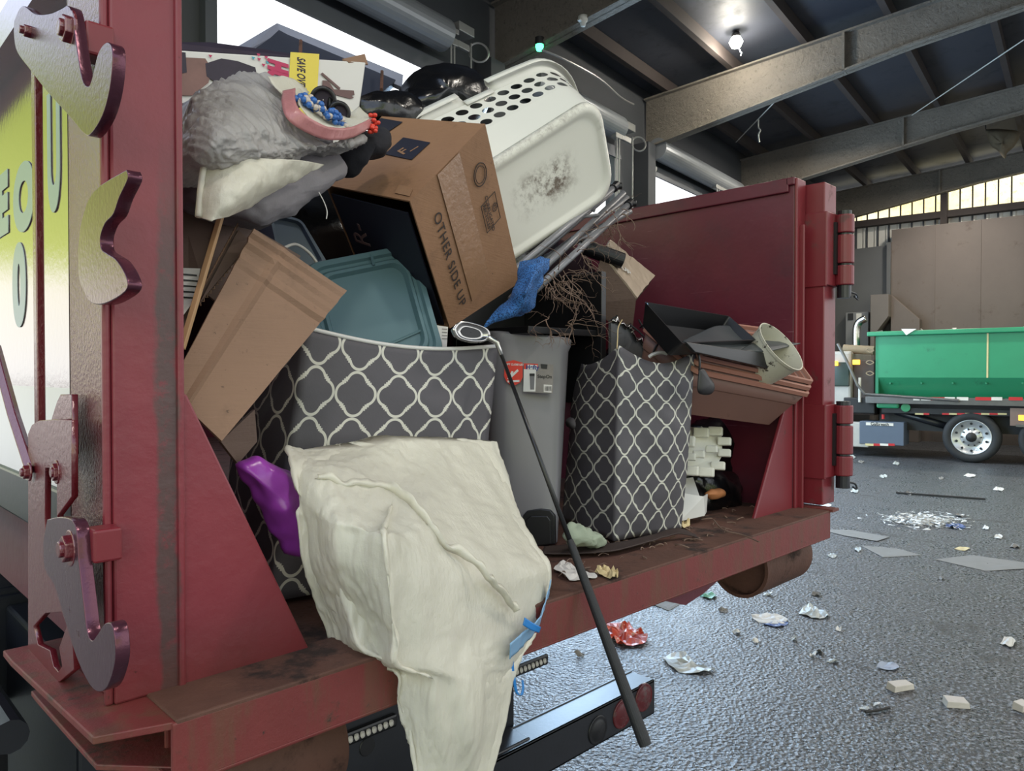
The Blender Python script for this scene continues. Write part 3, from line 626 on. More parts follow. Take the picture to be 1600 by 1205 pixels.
# quatrefoil trellis print
m, nt_, b = new_mat('grey trellis print fabric'); g = G(nt_)
tc_ = g.n('ShaderNodeTexCoord'); sp = g.n('ShaderNodeSeparateXYZ'); g.link(tc_.outputs['UV'], sp.inputs[0])
ax = g.math('ABSOLUTE', g.math('SUBTRACT', g.math('FRACT', sp.outputs[0]), .5)); ay = g.math('ABSOLUTE', g.math('SUBTRACT', g.math('FRACT', sp.outputs[1]), .5))
X_ = g.math('MAXIMUM', ax, ay); Y_ = g.math('MINIMUM', ax, ay)
dx = g.math('SUBTRACT', X_, .240); circ = g.math('SUBTRACT', g.math('SQRT', g.math('ADD', g.math('MULTIPLY', dx, dx), g.math('MULTIPLY', Y_, Y_))), .200)
b1 = g.math('MAXIMUM', g.math('SUBTRACT', X_, .252), g.math('SUBTRACT', Y_, .252)); b2 = g.math('MAXIMUM', g.math('SUBTRACT', X_, .292), g.math('SUBTRACT', Y_, .214))
dd = g.math('MINIMUM', circ, g.math('MINIMUM', b1, b2))
band = g.math('MULTIPLY', g.ramp(dd, -.006, .004), g.math('SUBTRACT', 1.0, g.ramp(dd, .054, .062)))
co = g.coord('Object'); fc = g.mix(g.noise(co, 6, 4), S(66, 63, 68), S(82, 79, 84)); lc = g.mix(g.noise(co, 18, 4), S(186, 184, 172), S(206, 204, 192))
g.link(g.mix(band, fc, lc), b.inputs['Base Color']); b.inputs['Roughness'].default_value = .6; g.bump(g.noise(co, 160, 2), b, .15, .002); MT['trellis'] = m
# basket plastic: round holes and dirt
m, nt_, b = new_mat('white perforated plastic'); g = G(nt_)
tc_ = g.n('ShaderNodeTexCoord'); sp = g.n('ShaderNodeSeparateXYZ'); g.link(tc_.outputs['UV'], sp.inputs[0])
def lattice(off):
    fx = g.math('SUBTRACT', g.math('FRACT', g.math('ADD', g.math('MULTIPLY', sp.outputs[0], 1.0), off)), .5); fy = g.math('SUBTRACT', g.math('FRACT', g.math('ADD', sp.outputs[1], off)), .5)
    return g.math('SQRT', g.math('ADD', g.math('MULTIPLY', fx, fx), g.math('MULTIPLY', fy, fy)))
hole = g.math('LESS_THAN', lattice(0.0), .345)
hole = g.math('MULTIPLY', hole, g.math('MULTIPLY', g.math('GREATER_THAN', sp.outputs[1], 0.0), g.math('LESS_THAN', sp.outputs[1], 3.0)))
b.inputs['Base Color'].default_value = (*S(210, 209, 202), 1); b.inputs['Roughness'].default_value = .35; g.link(g.math('SUBTRACT', 1.0, hole), b.inputs['Alpha']); MT['perforated'] = m
m, nt_, b = new_mat('scuffed white plastic'); g = G(nt_); tc_ = g.n('ShaderNodeTexCoord'); sp = g.n('ShaderNodeSeparateXYZ'); g.link(tc_.outputs['UV'], sp.inputs[0])
co = g.coord('Object'); nz = g.noise(co, 26, 7, .75); n3 = g.noise(g.coord('Object', (1, 1, 1)), 9, 5, .7)
cx_ = g.math('ABSOLUTE', g.math('SUBTRACT', sp.outputs[0], .5)); cy_ = g.math('ABSOLUTE', g.math('SUBTRACT', sp.outputs[1], .5))
core = g.math('MULTIPLY', g.math('SUBTRACT', 1.0, g.ramp(cx_, .06, .30)), g.math('SUBTRACT', 1.0, g.ramp(cy_, .05, .28)))
dirt = g.math('MULTIPLY', g.ramp(nz, .38, .60), core); dirt = g.math('MULTIPLY', dirt, g.ramp(n3, .38, .58))
mx_ = g.math('MAXIMUM', cx_, cy_); edge = g.math('MULTIPLY', g.ramp(mx_, .43, .49), g.ramp(g.noise(co, 44, 8, .85), .40, .86))
edge = g.math('MULTIPLY', edge, g.math('SUBTRACT', 1.15, g.ramp(sp.outputs[1], .05, .7)))
f = g.math('MINIMUM', g.math('MULTIPLY', g.math('ADD', g.math('MULTIPLY', dirt, 1.3), edge), .9), .92)
g.link(g.mix(f, S(212, 210, 200), S(84, 66, 50)), b.inputs['Base Color']); b.inputs['Roughness'].default_value = .4; MT['scuffed'] = m

# ------------------------------------------------------------------ cargo helpers
def bil(c, u, v): return (c[0]*(1-u)+c[1]*u)*(1-v)+(c[3]*(1-u)+c[2]*u)*v
def rloop(c, rad=.15, k=5, n=6, inset=0.0):
    """rounded loop through four corners; rad and inset as fractions of the sides"""
    o = []
    lu = ((c[1]-c[0]).length+(c[2]-c[3]).length)/2; lv = ((c[3]-c[0]).length+(c[2]-c[1]).length)/2
    a = rad*min(lu, lv); ru, rv = a/lu, a/lv; iu, iv = inset*min(lu, lv)/lu, inset*min(lu, lv)/lv
    for (cu, cv, a0) in ((0, 0, 180), (1, 0, 270), (1, 1, 0), (0, 1, 90)):
        ou = ru+iu if cu == 0 else 1-ru-iu; ov = rv+iv if cv == 0 else 1-rv-iv
        for i in range(k+1):
            t = math.radians(a0+90*i/k); o.append((ou+ru*math.cos(t), ov+rv*math.sin(t)))
    o2 = []
    for i, p in enumerate(o):
        q = o[(i+1) % len(o)]; o2.append(p)
        if (i % (k+1)) == k:
            for j in range(1, n): o2.append((p[0]+(q[0]-p[0])*j/n, p[1]+(q[1]-p[1])*j/n))
    return [bil(c, *p) for p in o2], o2
def capped(mb, last=True, first=False, nl=0):
    if last: b0 = len(mb.v)-nl; mb.f.append([b0+i for i in range(nl)]); mb.mi.append(0)
    if first: mb.f.append(list(range(nl))[::-1]); mb.mi.append(0)
    return mb
def loftq(levels, mat_, name, parent, rad=.15, cap=(False, True), smooth=True, solid=0, uvq=False, bevel=0):
    loops = []
    for l in levels:
        c, r_, i_ = (l+(rad, 0))[:3] if len(l) < 3 else l
        loops.append(rloop(c, r_, inset=i_)[0])
    mb = MB(); mb.grid(loops, close=True); capped(mb, cap[1], cap[0], len(loops[0]))
    return mb.build(name, mat_, parent, smooth=smooth, solid=solid, bevel=bevel)
def shade(o, ang=.6):
    for p in o.data.polygons: p.use_smooth = True
    try: o.data.set_sharp_from_angle(angle=ang)
    except Exception: pass
    return o
def slab(c, th, name, ma, parent=None, bevel=0):
    """board through four corner points, th thick away from its face"""
    n_ = (c[1]-c[0]).cross(c[3]-c[0]).normalized(); mb = MB(); mb.prism(c, n_*th); return mb.build(name, ma, parent, bevel)
def quadplate(c, name, ma, parent, lift=.001):
    n_ = (c[1]-c[0]).cross(c[3]-c[0]).normalized()
    mb = MB(); mb.prism([q+n_*lift for q in c], n_*.0006); return mb.build(name, ma, parent)

# ------------------------------------------------------------------ fabric hampers
def hamper(name, label, b_, t_, cells, origin, sag=.01, wr=.012, seed=1, uoff=(0, 0), bulge=.03, rim=True, ns=26, nv=30):
    root_ = thing(name, origin, label, 'hamper', 'fabric hampers with trellis print')
    cf, cs, cv = cells; mb = MB()
    def edge(l, s_, u): return l[s_]*(1-u)+l[(s_+1) % 4]*u
    toploop = []
    for s_ in range(4):
        rows, uvs = [], []
        for i in range(nv+1):
            v = i/nv; row, uv = [], []
            for j in range(ns+1):
                u = j/ns; p = edge(b_, s_, u)*(1-v)+edge(t_, s_, u)*v
                cen = (sum(b_, Vector())/4)*(1-v)+(sum(t_, Vector())/4)*v
                d_ = (p-cen); d_.z = 0; d_.normalize()
                q = Vector((p.x, p.y, p.z*1.0)); 
                h = noise.noise(Vector((q.x*5+q.z*3, q.y*5, q.z*5-q.x*4))+Vector((seed*9, 0, 0)))
                h2 = 1-2*abs(noise.noise(Vector((q.x*7+q.z*6, q.y*7+q.z*3, q.z*3))+Vector((seed*5, 2, 0))))
                am = wr*(.5+.5*math.sin(math.pi*min(1, u*1.0)))
                p = p+d_*(bulge*math.sin(math.pi*u)*math.sin(math.pi*v)+am*(h*.9+h2*.7))
                p.z -= sag*math.sin(math.pi*u)*max(0, v-.6)/.4*(1 if s_ == 0 else .7)
                row.append(p)
                w_ = cf if s_ % 2 == 0 else cs
                uv.append((uoff[0]+(u*w_ if s_ != 3 else -(1-u)*w_), uoff[1]+v*cv))
            rows.append(row); uvs.append(uv)
        mb.grid(rows, uvs); toploop += rows[-1][:-1]
    o = mb.build('body', MT['trellis'], root_, smooth=True, solid=.004, merge=.0008, fix=False)
    if rim:
        r_ = MB(); r_.tube(toploop+[toploop[0]], .0055, 8); r_.build('rim_cord', MT['white_card'], root_, smooth=True)
    ins = MB(); cc = sum(toploop, Vector())/len(toploop); n0 = len(toploop)
    ins.grid([[cc+(q-cc)*.97+Vector((0, 0, -.012)) for q in toploop], [cc+(q-cc)*.9+Vector((0, 0, -.10)) for q in toploop], [cc+Vector((0, 0, -.11))+(q-cc)*.02 for q in toploop]], close=True)
    ins.build('lining', MT['black_cloth'], root_, smooth=True)
    return root_
tl, tr = Y(478, 512, .30), Y(775, 541, .22)
hamper('laundry_hamper', 'wide grey trellis-print hamper holding a teal lid, behind the big white bag',
       [Vector((.300, .28, 1.315)), Vector((.850, .21, 1.315)), Vector((.88, .56, 1.315)), Vector((.34, .62, 1.315))], [tl, tr, tr+Vector((.02, .33, .01)), tl+Vector((.0, .33, .02))], (5.25, 3.2, 5.05), (.6, .4, 1.31), sag=.025, wr=.010, seed=3, uoff=(.12, .62), bulge=.02)
hamper('laundry_hamper', 'tall grey trellis-print hamper at the front right of the load beside the grey bin',
       [P(960, 846, z=1.315), P(1062, 828, z=1.315), P(1062, 828, z=1.315)+Vector((.13, .36, 0)), P(880, 812, z=1.315)], [Y(968, 540, .10), Y(1086, 550, .02), Y(1086, 550, .02)+Vector((.17, .36, 0)), Y(900, 565, .44)], (4.15, 3.0, 6.6), (1.5, .25, 1.31), sag=.045, wr=.012, seed=11, uoff=(.08, .1), bulge=.022, rim=False)
hs = [o for o in bpy.data.objects if o.get('category') == 'hamper'][1]
mb = MB(); mb.tube([Y(890, 660, .42), Y(904, 664, .37), Y(918, 661, .33)], [.018, .02, .018], 14); mb.tube(smooth_path([Y(905, 570, .42), Y(910, 610, .38), Y(906, 650, .36)], 5), .010, 6); mb.build('rolled_handle', MT['grey_bag'], hs, smooth=True)

# ------------------------------------------------------------------ grey pedal bin
bn = thing('pedal_bin', (1.2, .4, 1.31), 'tall grey plastic pedal bin with a red sticker, between the two trellis hampers', 'bin')
fl, fr = Vector((1.075, .40, 1.308)), P(876, 850, z=1.308); dep = Vector((.16, .24, 0))
ftl, ftr = Y(768, 516, .44), Y(895, 528, .28); dpt = Vector((.20, .29, .0))
def binlev(t, g_=0): 
    a = fl*(1-t)+ftl*t; c = fr*(1-t)+ftr*t; d_ = dep*(1-t)+dpt*t; return [a, c, c+d_, a+d_]
lv = [(binlev(t), .2, 0) for t in (0, .25, .5, .75, .93)]+[(binlev(.955), .2, -.02), (binlev(.99), .2, -.025), (binlev(1.0), .2, 0), (binlev(.98), .2, .03), (binlev(.5), .2, .05)]
shade(loftq(lv, MT['can_grey'], 'bin_body', bn, cap=(True, True)), .7)
FN = (fr-fl).cross(ftl-fl).normalized()
def bf(px, py):      # point on the bin's front face
    v = ray(px, py); t = (fl-CAM).dot(FN)/v.dot(FN); return CAM+v*t
def bq(a, b_, c, d, name, ma, par=bn, lift=.003):
    nn = FN if FN.dot(CAM-fl) > 0 else -FN
    mb = MB(); mb.prism([bf(*q)+nn*lift for q in (a, b_, c, d)], nn*.0008); return mb.build(name, ma, par)
nn = FN if FN.dot(CAM-fl) > 0 else -FN
shl = [(789, 566), (803, 563), (817, 567), (817, 590), (813, 598), (802, 604), (792, 597), (788, 588)]
mb = MB(); mb.prism([bf(*q)+nn*.003 for q in shl], nn*.0008); sr = mb.build('soft_close_sticker', MT['sticker_red'], bn)
ux = (bf(860, 590)-bf(800, 588)).normalized(); uz = Vector((0, 0, 1))
sz = (bf(818, 590)-bf(788, 588)).length
text('sticker_text', 'SOFT CLOSE LID', bf(803, 570)+nn*.0042, ux, uz, sz*.135, MT['sticker_white'], sr, .0004, 'CENTER', .0003)
for q in (((793, 592), (809, 577), (811, 580), (796, 594)), ((793, 595), (812, 594), (812, 597), (794, 598)), ((795, 590), (800, 580), (803, 581), (797, 591))): bq(*q, 'sticker_icon', MT['sticker_white'], sr, .0042)
lb = bq((819, 568), (865, 570), (864, 615), (818, 613), 'product_label', MT['sticker_grey'])
bq((819, 577), (838, 578), (837, 612), (818, 612), 'label_panel', MT['sticker_white'], lb, .0042); bq((819, 568), (841, 569), (841, 578), (819, 577), 'label_band', MT['sticker_red'], lb, .0042)
bq((825, 570), (840, 571), (840, 578), (825, 577), 'label_plate', MT['sticker_white'], lb, .005)
text('label_brand', 'Hefty', bf(832.5, 574.5)+nn*.0062, ux, uz, sz*.30, MT['blue_print'], lb, .0004, 'CENTER', .0006)
text('label_text', 'StepOn', bf(851.5, 589)+nn*.0045, ux, uz, sz*.24, MT['black_ink'], lb, .0004, 'CENTER', .0003)
bq((828, 585), (836, 585), (835, 609), (829, 609), 'label_picture', MT['can_grey'], lb, .005); bq((828, 584), (836, 584), (836, 588), (828, 588), 'label_picture', MT['black_ink'], lb, .0055)
br = bq((850, 601), (863, 602), (862, 614), (850, 613), 'label_barcode', MT['paper'], lb, .005)
for k in range(6): bq((852+1.8*k, 604), (852.9+1.8*k, 604), (852.9+1.8*k, 611), (852+1.8*k, 611), 'bar', MT['black_ink'], br, .0062)
bq((845, 569), (856, 570), (855, 577), (846, 576), 'label_picture', MT['black_ink'], lb, .005)
pd = [(818, 860), (817, 806), (824, 798), (845, 795), (860, 797), (867, 806), (868, 850)]
mb = MB(); mb.prism([bf(*q)+nn*.004 for q in pd], -nn*.05); mb.build('pedal_recess', MT['black_plastic'], bn, .003)
mb = MB(); mb.prism([bf(*q)+nn*.008 for q in [(822, 856), (822, 812), (830, 806), (856, 806), (861, 813), (862, 850)]], -nn*.006); mb.build('pedal', MT['black_plastic'], bn, .004)

# ------------------------------------------------------------------ big cardboard box with printed top
bx = thing('cardboard_box', (.85, .35, 1.85), 'large brown cardboard box lying tilted in the middle of the load, taped and hand-lettered', 'box')
def onplane(px, py, a, b_, c):
    n_ = (b_-a).cross(c-a); v = ray(px, py); return CAM+v*((a-CAM).dot(n_)/v.dot(n_))
O_ = Y(640, 315, .20); A_ = Y(757, 195, .20); B_ = Y(510, 290, .50); Cc = Y(702, 512, .36); AC = onplane(812, 440, O_, A_, Cc); AB = onplane(597, 183, O_, A_, B_)
BC = B_+(Cc-O_); ABC = AC+(AB-A_)
mb = MB(); mb.add([O_, A_, AB, B_, Cc, AC, ABC, BC], [(0, 1, 2, 3), (0, 4, 5, 1), (1, 5, 6, 2), (3, 2, 6, 7), (4, 7, 6, 5)])
mb.build('carton', MT['card_worn'], bx, solid=.006)
def bl(o, a, c, u, v): return o+(a-o)*u+(c-o)*v
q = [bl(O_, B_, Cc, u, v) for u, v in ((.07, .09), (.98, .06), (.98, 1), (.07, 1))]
sd = slab(q, -.004, 'inner_side', MT['navy'], bx)  # flat dark navy panel over the carton's open left side
fn = (A_-O_).cross(Cc-O_).normalized(); fn = fn if fn.dot(CAM-O_) > 0 else -fn
def fq(uv, name, ma, lift=.005, o=O_, a=A_, c=Cc, n_=None):
    n_ = n_ or fn; mb = MB(); mb.prism([bl(o, a, c, *w_)+n_*lift for w_ in uv], n_*.0006); return mb.build(name, ma, bx)
fq(((.33, 0), (.62, 0), (.62, 1.0), (.33, 1.0)), 'packing_tape', MT['tape'])
uu = (A_-O_).normalized(); ww = (Cc-O_).normalized(); Lc = (Cc-O_).length; La = (A_-O_).length
text('hand_lettering', 'OTHER SIDE UP', bl(O_, A_, Cc, .21, .20)+fn*.0055, ww, uu, La*.125, MT['ink'], bx, .0006, 'LEFT', 0, .95, 1.1)
ci = []
for k in range(28): t = 2*math.pi*k/28; ci.append(bl(O_, A_, Cc, .80+.085*math.cos(t), .25+.075*math.sin(t)))
mb = MB(); mb.tube([p+fn*.0056 for p in ci+[ci[0]]], .0014, 5); mb.tube([p*.75+bl(O_, A_, Cc, .80, .25)*.25+fn*.0056 for p in ci+[ci[0]]], .001, 5); mb.build('round_stamp', MT['ink'], bx)
rc = [(.72, .45), (.93, .45), (.93, .66), (.72, .66)]
mb = MB(); pp = [bl(O_, A_, Cc, *w_)+fn*.0056 for w_ in rc]; mb.tube(pp+[pp[0]], .0012, 5); mb.build('stamp_frame', MT['ink'], bx)
text('stamp_text', 'CORRUGATED\nRECYCLES', bl(O_, A_, Cc, .785, .555)+fn*.0055, ww, uu, La*.05, MT['ink'], bx, .0006, 'CENTER', .0002)
text('stamp_text', '©', bl(O_, A_, Cc, .885, .55)+fn*.0055, ww, uu, La*.10, MT['ink'], bx, .0006, 'CENTER')
tn = (A_-O_).cross(B_-O_).normalized(); tn = tn if tn.dot(CAM-O_) > 0 else -tn
def tq(pts, name, ma, lift=.004):
    ps = []
    for a, b_ in pts:
        v = ray(a, b_); t = (O_-CAM).dot(tn)/v.dot(tn); ps.append(CAM+v*t+tn*lift)
    mb = MB(); mb.prism(ps, tn*.0008); return mb.build(name, ma, bx)
tq([(602, 243), (631, 217), (673, 225), (644, 252)], 'black_label', MT['navy'])
def tp(a, b_, lift): v = ray(a, b_); t = (O_-CAM).dot(tn)/v.dot(tn); return CAM+v*t+tn*lift
vv_ = (tp(625, 237, 0)-tp(640, 234, 0)).normalized()
text('label_letter', 'F_', tp(637, 236, .0056), tp(648, 229, 0)-tp(630, 240, 0), tp(624, 233, 0)-tp(633, 240, 0), .05, MT['card_worn'], bx, .0006, 'CENTER', .0008)
tq([(583, 198), (596, 187), (630, 193), (605, 210)], 'black_label', MT['navy'], .0045)
tq([(618, 304), (624, 291), (646, 298), (641, 309)], 'tape_end', MT['tape'])
text('side_print', 'R-', bl(O_, B_, Cc, .70, .30)-(A_-O_).normalized()*.02, -(Cc-O_), (B_-O_), .085, MT['card_print'], bx, .001, 'CENTER', 0)

# ------------------------------------------------------------------ flat cardboard panel on the left and pieces behind it
pn = thing('cardboard_sheet', (.15, .05, 1.6), 'big flat sheet of brown cardboard with creased end, leaning behind the left gusset', 'cardboard')
c0, c1, c2, c3 = Y(396, 358, .16), Y(541, 455, .16), Y(346, 690, .04), Y(262, 610, .08)
rows = []
for i in range(41):
    v = i/40; a = c0*(1-v)+c3*v; b_ = c1*(1-v)+c2*v; row = []
    for j in range(21):
        u = j/20; p = a*(1-u)+b_*u
        n_ = (c1-c0).cross(c3-c0).normalized(); n_ = n_ if n_.dot(CAM-p) > 0 else -n_
        cr = 0
        for c_, am in ((.05, -.006), (.10, .006), (.16, -.004), (.21, .007), (.24, -.003)): cr += am*max(0, 1-abs(v-c_-.01*u)/.018)
        cr += .006*max(0, 1-abs(u-.30)/.05)*(1 if v > .12 else .4)+(.02*max(0, u-.92) if v < .3 else 0)
        row.append(p+n_*(cr+.003*noise.noise(p*9)))
    rows.append(row)
MB().grid(rows).build('sheet', MT['card'], pn, smooth=False, solid=.006)
o = slab([Y(352, 330, .30), Y(470, 400, .34), Y(400, 520, .30), Y(285, 430, .26)], .006, 'cardboard_sheet', MT['card_dark']); tag(o, 'dark brown cardboard sheet standing behind the creased cardboard panel', 'cardboard')
o = slab([Y(285, 330, .30), Y(338, 335, .30), Y(322, 450, .22), Y(285, 540, .2)], .006, 'printed_carton', MT['card_dark']); tag(o, 'shadowed carton with a white shipping label beside the left post', 'box')
f_ = quadplate([Y(281, 420, .245), Y(312, 421, .245), Y(303, 470, .22), Y(281, 500, .21)], 'shipping_label', MT['sticker_white'], o, -.004)
for k in range(5):
    mb = MB(); a = Y(283, 428+9*k, .236-.004*k); mb.box((a.x, a.y-.002, a.z-.002), (a.x+.03+.004*(k % 2), a.y, a.z+.001)); mb.build('print_line', MT['black_ink'], f_)
mb = MB(); mb.tube([Y(346, 335, .17), Y(284, 545, .10)], .007, 4); o = mb.build('wooden_stick', MT['wood'], None, .001); tag(o, 'thin pale wooden stick slanting beside the left post under the upper bag', 'stick')
def corr_piece(pts, label):
    mb = MB(); a, b_, c = pts; n_ = (b_-a).cross(c-a).normalized()
    mb.prism([a, b_, c], n_*.006); t = thing('corrugated_sheet', a, label, 'cardboard'); mb.build('liner', MT['card_dark'], t)
    z = MB(); k = int((b_-a).length/.006)
    pth = [a+(b_-a)*(i/k)+(c-b_).normalized()*(.002 if i % 2 else -.004)+n_*.003 for i in range(k+1)]
    z.tube(pth, .0013, 5); z.build('fluted_edge', MT['card'], t); return t
corr_piece([Y(310, 468, .16), Y(373, 352, .22), Y(360, 420, .22)], 'thin torn corrugated sheet, its fluted edge beside the wooden stick')
corr_piece([Y(311, 477, .155), Y(391, 381, .20), Y(372, 362, .22)], 'torn corrugated flap with fluted edge, just above the creased cardboard panel')
o = slab([Y(398, 640, .20), Y(402, 690, .20), Y(372, 725, .16), Y(345, 690, .15)], .006, 'cardboard_scrap', MT['card_dark']); tag(o, 'small brown cardboard scrap above the purple bag', 'cardboard')

# ------------------------------------------------------------------ teal tote lid, blue-grey tub, white leaflet, golf club
ld = thing('tote_lid', (.75, .45, 1.9), 'grey-teal plastic storage box lid with raised rim, standing in the left hamper', 'lid')
c = [Y(470, 418, .47), Y(644, 384, .40), Y(694, 560, .285)]; c.append(c[0]+(c[2]-c[1])*1.0)
n_ = (c[1]-c[0]).cross(c[3]-c[0]).normalized(); n_ = n_ if n_.dot(CAM-c[0]) > 0 else -n_
up_ = lambda l, h: [q+n_*h for q in l]
shade(loftq([(up_(c, -.03), .16, -.02), (c, .16, -.02), (up_(c, .006), .16, -.01), (up_(c, .006), .15, .035), (up_(c, -.004), .15, .05), (up_(c, -.004), .14, .075), (up_(c, .003), .13, .095), (up_(c, .003), .13, .12), (up_(c, -.012), .12, .14), (up_(c, -.012), .1, .3)], MT['teal_lid'], 'lid_body', ld), .5)
for u in (.93, .985):
    mb = MB(); 
    for v in (.08,): mb.tube([bil(c, .6, .02)+n_*.008, bil(c, .6, .11)+n_*.008], .004, 6)
mb.build('lid_rib', MT['teal_lid'], ld); mb = MB(); mb.tube([bil(c, .30, .80)-n_*.009, bil(c, .87, .72)-n_*.009], .004, 6); mb.build('lid_groove', MT['teal_lid'], ld)
tb = thing('storage_tub', (.55, .75, 1.85), 'blue-grey plastic tub with a wire handle behind the creased cardboard', 'tub')
c = [Y(418, 330, .62), Y(470, 345, .60), Y(512, 415, .55), Y(440, 430, .6)]
n_ = (c[1]-c[0]).cross(c[3]-c[0]).normalized(); n_ = n_ if n_.dot(CAM-c[0]) > 0 else -n_
shade(loftq([(up_(c, -.2), .15, .06), (c, .15, 0), (up_(c, .01), .15, 0), (up_(c, .01), .14, .08), (up_(c, -.006), .12, .12)], MT['blue_grey'], 'tub_body', tb), .5)
mb = MB(); mb.tube(smooth_path([Y(443, 388, .5), Y(462, 382, .5), Y(482, 394, .5), Y(496, 412, .5)]), .004, 8); mb.build('handle', MT['paper'], tb, smooth=True)
o = slab([Y(680, 508, .32), Y(700, 511, .32), Y(698, 545, .32), Y(688, 545, .32)], .001, 'folded_leaflet', MT['paper']); tag(o, 'white printed leaflet between the teal lid and the golf club head', 'paper')
for k in range(4):
    a = Y(691, 514+5*k, .3185); mb = MB(); mb.box((a.x, a.y, a.z-.001), (a.x+.018, a.y+.0004, a.z+.001)); mb.build('text_line', MT['sticker_grey'], o)
gc = thing('golf_club', (.9, .05, 1.3), 'black golf club slanting over the sill, head up in the left hamper', 'golf club')
h0 = Y(778, 540, .18); h1 = Y(922, 930, -.152); dr = (h1-h0).normalized(); Ld = (h1-h0).length
tipx = h0+dr*(Ld*1.495); g0 = h0+dr*(Ld*.80)
mb = MB(); mb.tube([h0-dr*.02, h0+dr*.3, g0], [.0048, .0055, .0065], 14); mb.build('shaft', MT['shaft'], gc, smooth=True)
mb = MB(); mb.tube([g0, g0+dr*.015, g0+dr*.1, tipx-dr*.015, tipx], [.0075, .0095, .0105, .0145, .0135], 18); mb.build('grip', MT['grip'], gc, smooth=False, bevel=.001)
for k in range(7): pass
hp = [(706, 515), (712, 506), (722, 502), (740, 505), (757, 511), (765, 518), (766, 528), (757, 534), (738, 535), (720, 531), (711, 525)]
hv = [Y(a, b_, .19) for a, b_ in hp]; lp = smooth_path(hv+[hv[0]], 4)[:-1]; cen = sum(lp, Vector())/len(lp); back = Vector((.35, .8, -.1)).normalized()
def sc_(l, s_, o_): return [cen+(q-cen)*s_+back*o_ for q in l]
mb = MB(); mb.grid([sc_(lp, .02, .006), sc_(lp, .55, .006), sc_(lp, .68, .007), sc_(lp, .80, -.004), sc_(lp, .97, -.005), sc_(lp, 1.0, 0), sc_(lp, .98, .014), sc_(lp, .5, .02), sc_(lp, .02, .02)], close=True); hd = mb.build('club_head', MT['chrome'], gc, smooth=True)
mb = MB(); mb.grid([sc_(lp, .02, .0045), sc_(lp, .52, .0045)], close=True); mb.build('cavity_insert', MT['black_plastic'], hd)
mb = MB(); mb.tube([Y(762, 527, .185), h0-dr*.01, h0+dr*.03], [.008, .0075, .006], 12); mb.build('hosel', MT['chrome'], gc, smooth=True)
# ------------------------------------------------------------------ big white bag over the sill, with a box inside
def ribs(rows, dir_, amp, freq, seed=0):
    d_ = Vector(dir_).normalized(); N_ = normals(rows, True); o = []
    for r, l in zip(rows, N_):
        q = []
        for p, n_ in zip(r, l):
            s_ = (p-d_*(p.dot(d_)*.93))*freq+Vector((seed, 0, 0)); h = 1-2*abs(noise.noise(s_)); h2 = 1-2*abs(noise.noise(s_*2.1+Vector((5, 0, 0))))
            q.append(p+n_*amp*(h+.5*h2))
        o.append(q)
    return o
def loftbag(rows, thick, k=7, amp=.006, freq=10, seed=0, stretch=(1, 1, 1), kv=7, fine=None, rib=None):
    """closed bag: each row holds front points (px, py, y); the back runs behind them by thick[i]"""
    R_ = []
    for r, t in zip(rows, thick):
        f = [Y(a, b_, c) for a, b_, c in r]
        bk = []
        for j in range(len(f)-2, 0, -1):
            q = j/(len(f)-1); bk.append(f[j]+Vector((0, t*(math.sin(math.pi*q))**.5, 0)))
        R_.append(f+bk)
    R_ = [smooth_path(r+[r[0]], k)[:-1] for r in R_]
    cols = [smooth_path([r[j] for r in R_], kv) for j in range(len(R_[0]))]
    g_ = [[cols[j][i] for j in range(len(cols))] for i in range(len(cols[0]))]
    g_ = crumple(g_, amp, freq, seed, stretch, True)
    if fine: g_ = crumple(g_, fine[0], fine[1], seed+5, fine[2], True); g_ = crumple(g_, fine[0]*.5, fine[1]*2.3, seed+9, fine[2], True)
    if rib: g_ = ribs(g_, *rib)
    mb = MB(); mb.grid(g_, close=True); capped(mb, True, True, len(g_[0])); return mb, g_
wb = thing('bin_bag', (.75, -.1, 1.3), 'big white plastic bag draped over the sill and hanging down, a carton inside it', 'plastic bag')
